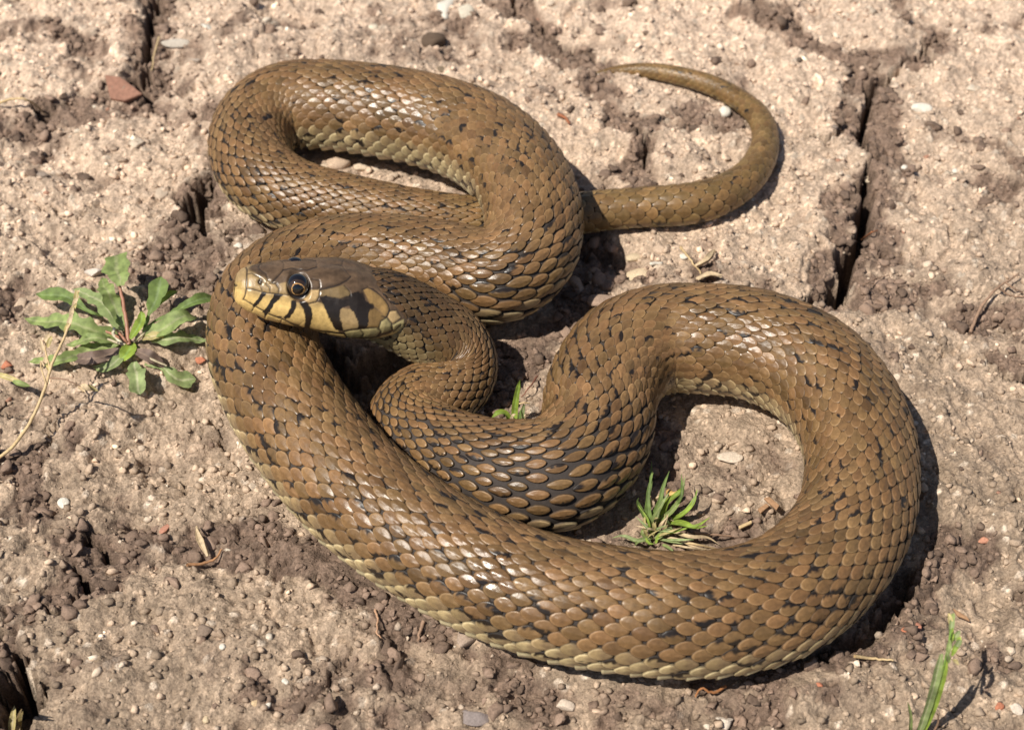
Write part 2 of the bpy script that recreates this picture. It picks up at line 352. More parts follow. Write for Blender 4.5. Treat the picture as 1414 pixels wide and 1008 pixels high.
# scale patches
RINGS = np.array([0, .42, .72, .90, .97, 1.03]); SEG = 14
an = np.arange(SEG)/SEG*2*math.pi
ca_, sa_ = np.cos(an), np.sin(an)
ex = 2/1.85
ou = np.sign(ca_)*np.abs(ca_)**ex; ov = np.sign(sa_)*np.abs(sa_)**ex*(1-.22*np.maximum(-ou, 0))
U = np.concatenate([[0], (RINGS[1:, None]*ou).ravel()]); W_ = np.concatenate([[0], (RINGS[1:, None]*ov).ravel()]); RI = np.concatenate([[0], np.repeat(RINGS[1:], SEG)])
ff = []
for k in range(SEG):
    k2 = (k+1) % SEG
    ff.append((0, 1+k, 1+k2, 0))
pf3 = np.array([(0, 1+k, 1+(k+1) % SEG) for k in range(SEG)])
pf4 = np.array([(1+(r*SEG)+k, 1+((r+1)*SEG)+k, 1+((r+1)*SEG)+(k+1) % SEG, 1+(r*SEG)+(k+1) % SEG) for r in range(len(RINGS)-2) for k in range(SEG)])
TRI = []
def scales(rows, span, n0, n1, sfun_s, sfun_n, seed, wfac=1.66, lfac=.97):
    rs = np.random.default_rng(seed)
    tq = np.linspace(-1, 1, rows); thq = span/2*(.80*tq+.20*tq**3); dthq = np.gradient(thq)
    sc, tc_, jj, ii = [], [], [], []
    for j in range(rows):
        nn = np.arange(math.ceil(n0), n1, 1.0)+(.5 if j % 2 else 0)
        sc.append(np.interp(nn, sfun_n, sfun_s)); tc_.append(np.full(len(nn), thq[j])); jj.append(np.full(len(nn), j)); ii.append(nn)
    sc = np.concatenate(sc); tc_ = np.concatenate(tc_); jj = np.concatenate(jj); ii = np.concatenate(ii); M = len(sc)
    tc_ = tc_+rs.normal(0, .012, M); 
    dth = dthq[jj.astype(int)]
    r = fld(sc, Rr); pit = r*fld(sc, PF); idx = fld(sc, IDX)
    off = np.sin(tc_)*r; offb = np.cos(tc_)*r
    k = np.clip(1-fld(sc, KN)*off-fld(sc, KB)*offb, .42, 1.8)
    neck = np.exp(-.5*((idx-10.8)/1.7)**2)          # the spread neck shows the dark skin between the scales
    neck2 = np.exp(-.5*((idx-3.5)/3.0)**2)
    edge = np.abs(jj-(rows-1)/2)/((rows-1)/2)
    Lp = .5*lfac*pit*np.where(k > 1, k**(.55-.35*neck), 1)*(1-.14*neck-.05*neck2)*(1+.06*rs.normal(0, 1, M))
    Wp = .5*wfac*dth*r*(1-.22*neck-.10*neck2)*(1+.04*rs.normal(0, 1, M))*np.where(edge > .95, 1.15, 1)
    u = U[None]*Lp[:, None]; v = W_[None]*Wp[:, None]
    un = np.broadcast_to(U, u.shape); vn = np.broadcast_to(W_, v.shape); ri = np.broadcast_to(RI, u.shape)
    rot = rs.normal(0, .035, M)[:, None]; u, v = u-v*rot, v+u*rot
    q = np.minimum(1, r/.006)[:, None]
    sz = (Lp/.0035)[:, None]
    tilt = (.00026*sz*(un)+.00004)*(1+.25*rs.normal(0, 1, M))[:, None]
    dome = .00017*sz*(1-ri**3.2)*(1-.3*un); keel = .00026*sz*np.exp(-(vn/.10)**2)*(1-ri**3)*(edge < .85)[:, None]
    skirt = -.00050*(ri > 1)-.00005*(ri > .9)
    h = (tilt+dome+keel+skirt)*q+.00010
    SS = sc[:, None]+u/k[:, None]; TT = tc_[:, None]+v/r[:, None]
    SS = np.clip(SS, 0, LEN)
    Vp = surf(SS, TT, h)
    # pigment
    base = SC*(1+.15*rs.normal(0, 1, M))[:, None]
    olive = rs.random(M)[:, None]; base = base*(1+np.array([-.10, .0, -.02])*olive)
    low = sstep(.76, 1.0, edge)[:, None]; tl = sstep(TAILI-3, TAILI, idx)[:, None]
    cream = np.array([.55, .435, .23])
    c = base*(1-low)+((cream if rows > 15 else np.array([.26, .18, .085]))*(.8+.3*rs.random(M))[:, None])*low
    c = c*(1-tl)+c*np.array([.95, 1.0, .92])*tl
    Cp = np.repeat(c[:, None, :], len(U), 1)
    g_ = np.broadcast_to(low[..., 0:1]*.0, u.shape)
    # lowest row: brown shoulder, pale lower edge
    
    side = np.sign(tc_)[:, None]*vn
    fl = sstep(.80, .86, edge)[:, None]*(rows > 15)*sstep(.35, -.25, un+.15*np.sin(7*vn+tc_[:, None]*50))
    Cp = Cp*(1-.80*fl[..., None])+np.array([.20, .135, .075])*.80*fl[..., None]
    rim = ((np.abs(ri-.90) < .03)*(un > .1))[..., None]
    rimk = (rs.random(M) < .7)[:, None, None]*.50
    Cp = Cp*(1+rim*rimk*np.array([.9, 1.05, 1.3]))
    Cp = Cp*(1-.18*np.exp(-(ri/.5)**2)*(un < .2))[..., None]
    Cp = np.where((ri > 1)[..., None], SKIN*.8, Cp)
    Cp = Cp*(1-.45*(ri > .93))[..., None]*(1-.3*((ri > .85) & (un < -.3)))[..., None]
    # black flecks in rough rows along the body
    per = (jj*1.0+np.round(ii/3.2)*1.7) 
    pr = .13+.34*((jj % 3) == 1)*(rs.random(M) < .75)+.10*(edge > .6)+.20*(edge > .8)+.06*neck+.35*np.exp(-(idx/1.6)**2)
    nk = np.exp(-(np.maximum(idx-2.0, 0)/1.3)**2)[:, None]
    thr_ = sstep(.55, .9, edge)[:, None]*nk
    Cp = Cp*(1-.55*nk*(1-thr_))[..., None]; Cp = Cp*(1-thr_)[..., None]+np.array([.24, .19, .09])*thr_[..., None]
    pr = pr+nk[:, 0]*.40+.55*thr_[:, 0]
    if rows < 15: pr = pr*.25
    pr = pr*(1-.6*neck2*(idx > 2))
    mk = rs.random(M) < pr; al = rs.uniform(0, 6.28, M)[:, None]; thr = rs.uniform(.1, .65, M)[:, None]
    al = np.where(rs.random(M)[:, None] < .8, np.sign(rs.random(M)-.5)[:, None]*(1.57+rs.normal(0, .3, M)[:, None]), al)
    bm = mk[:, None] & ((un*np.cos(al)+vn*np.sin(al)+.14*np.sin(9*un+al*5)+.10*np.sin(17*vn+al*9)) > thr)
    Cp = np.where(bm[..., None], BLK, Cp)
    global nv
    base_i = nv+np.arange(M)[:, None, None]*len(U)
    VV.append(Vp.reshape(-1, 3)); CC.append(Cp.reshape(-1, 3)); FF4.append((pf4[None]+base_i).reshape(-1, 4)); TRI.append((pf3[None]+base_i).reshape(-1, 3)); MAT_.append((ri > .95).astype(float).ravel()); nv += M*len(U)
    print('scales', M)
n_tail = float(np.interp(s_tail, ss, nsc))
scales(29, math.radians(234), .6, n_tail+2, ss, nsc, 11)
scales(11, math.radians(262), n_tail, nsc[-1]-1, ss, nsc, 12, wfac=1.55, lfac=1.04)

# ---- head
PA = np.array([0, 2, 6, 12, 19, 45, 76, 110, 135, 160, 181, 200, 215, 228, 240, 252, 270.])
PT = np.array([8, 22, 28, 32, 35, 42, 48, 52, 54, 52, 46, 39, 33, 28, 24, 20, 12.])
PB = np.array([-6, -14, -18, -22, -26, -36, -40, -45, -48, -49, -47, -43, -39, -35, -32, -28, -20.])
PWd = np.array([8, 20, 26, 30, 33, 42, 49, 55, 62, 68, 70, 68, 63, 56, 49, 43, 30.])
NA, NP = 270, 250
av = 270*np.linspace(0, 1, NA)**1.15; phv = np.arange(NP)/NP*2*math.pi
A_, P_ = np.meshgrid(av, phv, indexing='ij')
cphi, sphi = np.cos(P_), np.sin(P_)
wl = np.interp(A_, PA, PWd); tl_ = np.interp(A_, PA, PT); bl_ = np.interp(A_, PA, PB)
for arr in (wl, tl_, bl_):
    pass
y_ = wl*np.sign(cphi)*np.abs(cphi)**.86
z_ = np.where(sphi > 0, tl_*np.abs(sphi)**.80, bl_*np.abs(sphi)**.92)
up_ = np.clip(z_/np.maximum(tl_, 1), 0, 1)
y_ = y_*(1-(.20+.22*sstep(120, 200, A_))*up_**1.3)
dn_ = np.clip(z_/np.minimum(bl_, -1), 0, 1); y_ = y_*(1-.10*dn_**2)
# brow ridge, canthus, loreal hollow
bro = np.exp(-((A_-88)/24)**2)
y_ = y_+np.sign(cphi)*3.0*bro*np.exp(-((z_-24)/7)**2)-np.sign(cphi)*3.0*np.exp(-((A_-52)/16)**2)*np.exp(-((z_-10)/9)**2)
z_ = z_-4.5*np.exp(-((A_-150)/50)**2)*np.exp(-(y_/9)**2)*(sphi > 0)*.5
def hz_coords(a, y, z):
    Pw = hw(a, np.abs(y), z); px, py = proj(Pw.reshape(-1, 3))
    return ((px-300)*5.05).reshape(a.shape), ((py-330)*5.05).reshape(a.shape)
ZX, ZY = hz_coords(A_, y_, z_)
ZXr, ZYr = ZX.copy(), ZY.copy()
ZX = ZX+7*fbm(ZX, ZY, 120, 2, 301)*.6; ZY = ZY+7*fbm(ZX, ZY, 120, 2, 302)*.6
def pdist(pts):
    d = np.full(ZX.shape, 1e3)
    for (a, b) in zip(pts[:-1], pts[1:]):
        a = np.array(a, float); b = np.array(b, float); e = b-a
        t = np.clip(((ZX-a[0])*e[0]+(ZY-a[1])*e[1])/(e@e), 0, 1)
        d = np.minimum(d, np.hypot(ZX-a[0]-t*e[0], ZY-a[1]-t*e[1]))
    return d
def inside(pts, X=None, Y=None):
    X = ZX if X is None else X; Y = ZY if Y is None else Y
    r = np.zeros(X.shape, bool); n = len(pts)
    for i in range(n):
        x1, y1 = pts[i]; x2, y2 = pts[(i+1) % n]
        if y1 == y2: continue
        r ^= ((y1 > Y) != (y2 > Y)) & (X < (x2-x1)*(Y-y1)/(y2-y1)+x1)
    return r
def psd(pts):                        # signed distance, negative inside
    d = pdist(list(pts)+[pts[0]]); return np.where(inside(pts), -d, d)
SEAMS = [([(205,200),(208,300),(205,345),(195,395),(180,425)],5,1),([(205,348),(250,352),(300,372),(350,380),(430,382),(495,395)],4.5,.9),
 ([(205,245),(240,238),(290,262),(325,300)],4,.7),([(262,160),(300,212),(340,240),(352,290),(385,300)],4,.7),([(300,312),(312,365)],4,.8),
 ([(342,312),(368,335),(368,378)],4,.9),([(372,308),(410,310),(432,345),(425,380)],4.5,.9),([(385,300),(420,262),(460,214)],5,1),
 ([(460,212),(530,204),(625,216),(660,204),(700,195)],4.5,.9),([(715,356),(780,340),(860,315),(900,292),(930,262)],6,1),([(660,278),(710,290),(720,335),(700,352),(650,352)],4,.8),
 ([(716,356),(712,400),(690,440),(645,455)],4.5,.9),([(190,425),(260,470),(330,512),(420,552),(520,592),(600,624),(700,642),(800,656),(885,663)],4.5,1),
 ([(715,405),(780,405),(860,415),(930,400),(925,372),(885,330)],4,.7),([(262,472),(245,500)],4,.8),([(345,518),(330,550)],4,.8),([(450,565),(430,600)],4,.7),([(605,628),(602,665)],4.5,.9),
 ([(755,652),(760,695)],4.5,.9),([(885,663),(908,700)],5,.9),([(885,645),(950,632),(1040,628),(1115,620),(1142,650),(1105,690),(1020,697),(900,697)],5,.9),([(1000,640),(1022,670),(1000,694)],4.5,.8),
 ([(1130,620),(1145,575),(1185,548),(1218,592),(1214,640),(1150,668)],5,.9),([(1020,352),(1050,338),(1090,352),(1140,395),(1192,460),(1205,500),(1180,548),(1150,542)],5,.9),
 ([(1205,500),(1250,498),(1285,550),(1232,592)],5,.9),([(1214,600),(1225,650),(1280,600)],5,.9),([(700,90),(712,150),(690,195)],3.5,.5),([(300,104),(420,98),(470,160),(460,212)],3.5,.45),([(712,150),(870,190),(930,262)],3.5,.5),
 ([(550,165),(480,158)],3.5,.5),([(140,215),(200,200),(262,160)],3.5,.5),([(620,560),(560,610)],3,.2),([(370,590),(520,650),(700,715),(870,735)],4,.5)]
BARS = [[(308,380),(342,378),(292,440),(256,478),(244,472),(288,420)],[(403,384),(452,390),(400,442),(362,505),(335,535),(318,515),(350,470)],
 [(520,430),(552,435),(545,485),(510,540),(475,562),(463,550),(500,510),(520,468)],[(578,440),(625,445),(655,492),(655,560),(640,622),(603,626),(618,560),(605,492)],
 [(720,408),(760,402),(900,428),(918,460),(872,470),(850,500),(855,560),(874,640),(830,630),(790,572),(765,512),(745,455)],
 [(908,445),(928,390),(982,368),(1012,398),(1042,440),(1078,470),(1052,510),(1045,600),(1030,626),(985,626),(985,572),(960,512),(930,488)]]
BARS2 = [(1010,430,24,60),(1075,470,20,26),(930,420,60,24),(130,322,14,10),(432,548,20,10),(552,602,22,8),(1000,775,60,16),(900,745,50,14),(300,300,18,24)]
cT = np.array([.098, .062, .036]); cLab = np.array([.60, .41, .15]); cTan = np.array([.30, .205, .095]); cRear = np.array([.22, .135, .05]); cOl = np.array([.27, .22, .10])
hc = np.broadcast_to(cT, A_.shape+(3,)).copy()
hc *= (1+.38*fbm(ZXr, ZYr*2.5, 130, 5, 310))[..., None]
def blend(mask, c):
    global hc
    hc = hc*(1-mask[..., None])+np.asarray(c)*mask[..., None]
def reg(pts, c, soft=6): blend(1-sstep(-soft, soft, psd(pts)), c)
reg([(90,230),(130,200),(205,210),(300,260),(390,300),(500,395),(300,420),(90,420)], cTan*1.05, 18)
reg([(60,300),(190,300),(205,345),(205,450),(60,460)], cLab*.72, 14)
reg([(212,255),(290,265),(300,372),(212,350)], cTan*1.15, 8)
reg([(430,310),(490,300),(500,390),(432,382)], cTan*1.0, 6); reg([(650,352),(712,352),(712,400),(690,440),(640,450),(600,420)], cTan*1.5, 6)
reg([(715,360),(780,342),(880,325),(925,372),(930,400),(860,412),(715,402)], cTan*.62, 8)
lab = [(60,352),(205,352),(300,374),(430,384),(495,398),(560,445),(640,458),(705,440),(745,450),(800,560),(850,655),(885,663),(905,697),(1120,690),(1200,660),(1260,620),(1300,700),(1100,900),(300,900),(60,600)]
reg(lab, cLab, 5)
up_lab = 1-sstep(0, 55, pdist([(205,352),(300,374),(430,384),(495,398),(560,445),(640,458),(705,440),(760,450)])); blend(up_lab*inside(lab)*.75, cTan*1.1)
reg([(860,480),(955,490),(985,570),(985,626),(874,640),(855,560)], cTan*1.0, 6)
reg([(1020,352),(1050,338),(1140,395),(1200,480),(1180,548),(1060,440)], cRear*1.25, 5)
reg([(1045,440),(1078,470),(1180,548),(1142,575),(1125,620),(1045,620),(1050,510)], cRear*.85, 5)
reg([(1130,620),(1145,575),(1185,548),(1218,592),(1214,640),(1150,668)], cOl*1.1, 5); reg([(1205,500),(1250,498),(1285,550),(1232,592),(1190,550)], cTan*1.5, 5); reg([(1214,600),(1232,592),(1300,560),(1300,620),(1225,655)], cOl*1.6, 5)
reg([(885,645),(1120,620),(1142,650),(1105,690),(905,697)], cOl*1.15, 5)
blend((sstep(690, 740, ZYr)*sstep(400, 700, ZXr))[...]*.5, cOl)
blend(.5*sstep(.1, .5, fbm(ZXr, ZYr, 60, 3, 320))*sstep(700, 790, ZYr)*sstep(500, 700, ZXr), BLK)
hc *= (1+.10*fbm(ZXr, ZYr, 45, 3, 311))[..., None]
dep = np.zeros(A_.shape)
for pts, wd, st in SEAMS:
    d = pdist(pts); m = 1-sstep(wd*.5, wd*1.5, d); blend(m*st*.9, BLK*1.6); dep = np.maximum(dep, st*(1-sstep(0, wd*3.0, d)))
ragged = 5*fbm(ZXr, ZYr, 26, 3, 330)
for pts in BARS: blend(1-sstep(-3, 3, psd(pts)+ragged-4), BLK)
for bx, by, rx, ry in BARS2: blend((1-sstep(.7, 1.2, np.hypot((ZX-bx)/rx, (ZY-by)/ry)))*.9, BLK)
nos = np.exp(-(((ZX-297)/15)**2+((ZY-298)/20)**2))
# eye place on the near side
EX, EY = 571, 346
near = (cphi > 0) & (np.abs(A_-100) < 60)
dd_ = np.where(near, np.hypot(ZXr-EX, ZYr-EY), 1e9); ei = np.unravel_index(np.argmin(dd_), dd_.shape)
ea, ey, ez = A_[ei], y_[ei], z_[ei]
de = np.hypot(A_-ea, z_-ez)*(1)
sock = (1-sstep(11, 18, de))*(np.abs(y_) > 10)
blend((1-sstep(14.8, 17.8, np.hypot(ZXr-EX, ZYr-EY)/5.05))*(np.abs(y_) > 8), BLK)
# displacement along outward normal in the section
nrm_y = cphi*1.0; nrm_z = sphi*1.0
disp = -1.1*dep-2.8*nos-6.5*sock
plate = .7*fbm(ZXr, ZYr, 90, 2, 340)*.5
disp = disp+plate
y2 = y_+nrm_y*disp; z2 = z_+nrm_z*disp
Vh = hw(A_, y2, z2)
tip = hw(np.array([-1.0]), np.array([0.0]), np.array([1.0]))
Fq = grid_faces(NA, NP, True)
addm(Vh.reshape(-1, 3), Fq, hc.reshape(-1, 3))
TRI.append(np.array([(nv-NA*NP+k, nv-NA*NP+(k+1) % NP, nv) for k in range(NP)])); VV.append(tip); CC.append(np.array([cLab*.7])); MAT_.append(np.zeros(1)); nv += 1

sm, N, L, Pn = nmat('snake_skin')
atn = N.new('ShaderNodeAttribute'); atn.attribute_name = 'Col'; tc = N.new('ShaderNodeTexCoord')
n1 = N.new('ShaderNodeTexNoise'); n1.inputs['Scale'].default_value = 900; n1.inputs['Detail'].default_value = 5; n1.inputs['Roughness'].default_value = .65
L.new(tc.outputs['Object'], n1.inputs['Vector'])
n2 = N.new('ShaderNodeTexNoise'); n2.inputs['Scale'].default_value = 60; n2.inputs['Detail'].default_value = 4; L.new(tc.outputs['Object'], n2.inputs['Vector'])
mr = N.new('ShaderNodeMapRange'); mr.inputs['From Min'].default_value = .3; mr.inputs['From Max'].default_value = .7; mr.inputs['To Min'].default_value = .80; mr.inputs['To Max'].default_value = 1.2; L.new(n1.outputs['Fac'], mr.inputs['Value'])
mr3 = N.new('ShaderNodeMapRange'); mr3.inputs['From Min'].default_value = .3; mr3.inputs['From Max'].default_value = .7; mr3.inputs['To Min'].default_value = .82; mr3.inputs['To Max'].default_value = 1.18; L.new(n2.outputs['Fac'], mr3.inputs['Value'])
mu = N.new('ShaderNodeMath'); mu.operation = 'MULTIPLY'; L.new(mr.outputs[0], mu.inputs[0]); L.new(mr3.outputs[0], mu.inputs[1])
vs = N.new('ShaderNodeVectorMath'); vs.operation = 'SCALE'; L.new(atn.outputs['Color'], vs.inputs[0]); L.new(mu.outputs[0], vs.inputs['Scale'])
L.new(vs.outputs[0], Pn.inputs['Base Color']); Pn.inputs['Specular IOR Level'].default_value = .42
mr4 = N.new('ShaderNodeMapRange'); mr4.inputs['From Min'].default_value = .3; mr4.inputs['From Max'].default_value = .7; mr4.inputs['To Min'].default_value = .24; mr4.inputs['To Max'].default_value = .48; L.new(n2.outputs['Fac'], mr4.inputs['Value']); dl = N.new('ShaderNodeAttribute'); dl.attribute_name = 'dull'; mxr = N.new('ShaderNodeMix'); mxr.inputs[3].default_value = .8
L.new(dl.outputs['Fac'], mxr.inputs[0]); L.new(mr4.outputs[0], mxr.inputs[2]); L.new(mxr.outputs[0], Pn.inputs['Roughness'])
bp1 = N.new('ShaderNodeBump'); bp1.inputs['Strength'].default_value = .35; bp1.inputs['Distance'].default_value = .00015; L.new(n1.outputs['Fac'], bp1.inputs['Height']); L.new(bp1.outputs[0], Pn.inputs['Normal'])
snake = mesh_np('snake', np.vstack(VV), [np.vstack(FF4), np.vstack(TRI)], sm, np.vstack(CC), extra={'dull': np.concatenate(MAT_)})
tag(snake, 'thick brown coiled snake with black flecks and black barred cream lips', 'snake')
print('snake verts', nv)
# eyes: glossy ball with a black pupil, a thin golden iris ring and a dark brown outer iris
def eye_mat():
    m, N, L, Pn = nmat('eye_gloss')
    a = N.new('ShaderNodeAttribute'); a.attribute_name = 'Col'; L.new(a.outputs['Color'], Pn.inputs['Base Color'])
    Pn.inputs['Roughness'].default_value = .06; Pn.inputs['Coat Weight'].default_value = 1; Pn.inputs['Coat Roughness'].default_value = .03
    return m
EM = eye_mat()
for sgn in (1, -1):
    r = 16.0*u_px
    c = hw(np.array([ea-.5]), np.array([sgn*(abs(ey)-(9.0 if sgn > 0 else 22))]), np.array([ez]))[0]
    ax = Lh*sgn*math.cos(.10)+Uh*math.sin(.10)+Fh*.10; ax /= np.linalg.norm(ax); t1 = np.cross(ax, Uh); t1 /= np.linalg.norm(t1); t2 = np.cross(ax, t1)
    nu_, nv_ = 48, 64
    al = np.linspace(0, math.pi*.6, nu_); be = np.arange(nv_)/nv_*2*math.pi
    AL, BE = np.meshgrid(al, be, indexing='ij')
    Ve = c+r*(np.cos(AL)[..., None]*ax+np.sin(AL)[..., None]*(np.cos(BE)[..., None]*t1+np.sin(BE)[..., None]*t2))
    rr_ = np.sin(AL)+.02*np.sin(BE*3+1)
    ec = np.where((rr_ < .48)[..., None], [.004, .004, .005], np.where((rr_ < .56)[..., None], [.42, .23, .08], np.where((rr_ < .8)[..., None], [.035, .02, .012], [.008, .006, .006])))
    tag(mesh_np('eye', Ve.reshape(-1, 3), grid_faces(nu_, nv_, True), EM, ec.reshape(-1, 3), parent=snake))

# ------------------------------------------------------------------ soil crumbs, grit and pebbles
def ico(sub):
    import bmesh
    bm = bmesh.new(); bmesh.ops.create_icosphere(bm, subdivisions=sub, radius=1)
    v = np.array([x.co[:] for x in bm.verts]); f = np.array([[q.index for q in x.verts] for x in bm.faces]); bm.free(); return v, f
I1, I2, I3 = ico(1), ico(2), ico(3)
def in_body(x, y, m=1.0):
    d = np.hypot(x[:, None]-footC[None, :, 0], y[:, None]-footC[None, :, 1])/footR[None]
    d = np.where(footZ[None] > .010, 9, d); return d.min(1) < m
def crumbs(name, n, lo, hi, I, colf, seed, dens, label, sink=.35, rough=.28):
    rs = np.random.default_rng(seed)
    x = rs.uniform(-.185, .185, n*4); y = rs.uniform(-.118, .19, n*4)
    i = np.clip(np.searchsorted(gx, x)-1, 0, len(gx)-1); j = np.clip(np.searchsorted(gy, y)-1, 0, len(gy)-1)
    p = dens(DK[i, j], CRK[i, j], x, y); keep = rs.random(n*4) < p; x, y, i, j = x[keep][:n], y[keep][:n], i[keep][:n], j[keep][:n]
    ib = in_body(x, y, .55); x, y, i, j = x[~ib], y[~ib], i[~ib], j[~ib]; n = len(x)
    r = lo+(hi-lo)*rs.random(n)**2.6
    V, F = I; m = len(V)
    base = np.repeat(V[None], n, 0)
    for _ in range(7):                               # broken, faceted faces
        kk = rs.normal(0, 1, (n, 3)); kk /= np.linalg.norm(kk, axis=1)[:, None]
        dd = np.einsum('nmi,ni->nm', base, kk); base = base-np.maximum(dd-rs.uniform(.35, .8, (n, 1)), 0)[..., None]*kk[:, None]
    base = base*(1+rs.normal(0, rough, (n, m))[..., None]*.35)
    base = base*rs.uniform(.65, 1.35, (n, 1, 3))
    q = rs.normal(0, 1, (n, 4)); q /= np.linalg.norm(q, axis=1)[:, None]; a, b, c, d = q.T
    R = np.stack([1-2*(c*c+d*d), 2*(b*c-a*d), 2*(b*d+a*c), 2*(b*c+a*d), 1-2*(b*b+d*d), 2*(c*d-a*b), 2*(b*d-a*c), 2*(c*d+a*b), 1-2*(b*b+c*c)], -1).reshape(n, 3, 3)
    P = np.einsum('nij,nmj->nmi', R, base)*r[:, None, None]; P[..., 2] *= .8
    P += np.stack([x, y, hgt_v(x, y)+r*(.8-2*sink*.8)], -1)[:, None]
    c = colf(rs, n, DK[i, j], gc[i, j]); 
    C = np.repeat(c[:, None], m, 1)*(1+rs.normal(0, .10, (n, m, 1)))
    FF = (F[None]+(np.arange(n)*m)[:, None, None]).reshape(-1, 3)
    o = mesh_np(name, P.reshape(-1, 3), FF, GRIT, C.reshape(-1, 3), smooth=False); tag(o, label, kind='stuff'); print(name, n, len(FF)); return o
GRIT = mat_plain('grit', (1, 1, 1), .9, 2200, .25, .5, .0003, attr=True, spec=.2)
I1B = ico(2)
crumbs('soil_crumbs', 9500, .0004, .0022, I1B, lambda rs, n, dk, c: soilC*rs.uniform(.7, 1.8, (n, 1))*(1+np.array([.0, 0, -.0])), 41, lambda dk, k, x, y: (.01+.97*dk**2*sstep(-.5, .5, vnoise(x/.012, y/.012, 77)))*(k < .003), 'dark crumbs of soil along the cracks', rough=.42, sink=.38)
crumbs('soil_grit', 17000, .00025, .0015, I1, lambda rs, n, dk, c: c*rs.uniform(.75, 1.55, (n, 1)), 42, lambda dk, k, x, y: np.full(len(x), .9), 'fine grit loose on the dry crust')
def palef(rs, n, dk, c):
    p = np.array([[.62, .54, .43], [.56, .45, .34], [.48, .38, .29], [.40, .22, .15]])[rs.choice(4, n, p=[.25, .37, .33, .05])]; return p*rs.uniform(.75, 1.1, (n, 1))
crumbs('pale_gravel', 1500, .0003, .0014, I1, palef, 43, lambda dk, k, x, y: .5*sstep(-.3, .6, vnoise(x/.03, y/.03, 78)), 'small pale stone grains scattered on the soil', rough=.22, sink=.45)

def pebble(px, py, wpx, hpx, rgb, label, angular=.12, flat=.7, sub=3, group=None, rot=None, sink=.34, cat='pebble', name='pebble', seed=None):
    rs = np.random.default_rng(seed if seed is not None else int(px*7+py*13))
    c0 = at(px, py); m = mpp(px, py)
    a = wpx/2*m; hh = hpx/2*m/(.72**2+.69**2*flat**2)**.5*1.0; b = hh; c = a*flat*.8
    V, F = (I3 if sub == 3 else I2)
    k = rs.normal(0, 1, (7, 3)); k /= np.linalg.norm(k, axis=1)[:, None]
    V = V.copy(); 
    for kk in k:                     # worn facets
        dd = V@kk; lim = 1-(angular+.07)*rs.uniform(.8, 2.4); V -= np.maximum(dd-lim, 0)[:, None]*kk*.9
    V = V*(1+.05*fbm(V[:, 0]*3+V[:, 2]*2, V[:, 1]*3-V[:, 2], 1.5, 3, int(px)))[:, None]
    t = rs.uniform(-.4, .4) if rot is None else rot
    P = V*np.array([a, b, c]); P = np.stack([P[:, 0]*math.cos(t)-P[:, 1]*math.sin(t), P[:, 0]*math.sin(t)+P[:, 1]*math.cos(t), P[:, 2]], -1)
    z = hgt(c0[0], c0[1])
    C = np.array(rgb)*(1+.10*fbm(V[:, 0]*3, V[:, 1]*3+V[:, 2], 1.2, 3, int(py)))[:, None]
    o = mesh_np(name, P, F, GRIT, C, smooth=True); o.location = (c0[0], c0[1], z+c*(1-2*sink)); tag(o, label, cat, group); return o
WH = (.72, .68, .60); BG = (.62, .50, .35); PK = (.52, .38, .29); GY_ = (.33, .28, .25); DKB = (.12, .085, .062); RD = (.50, .20, .12)
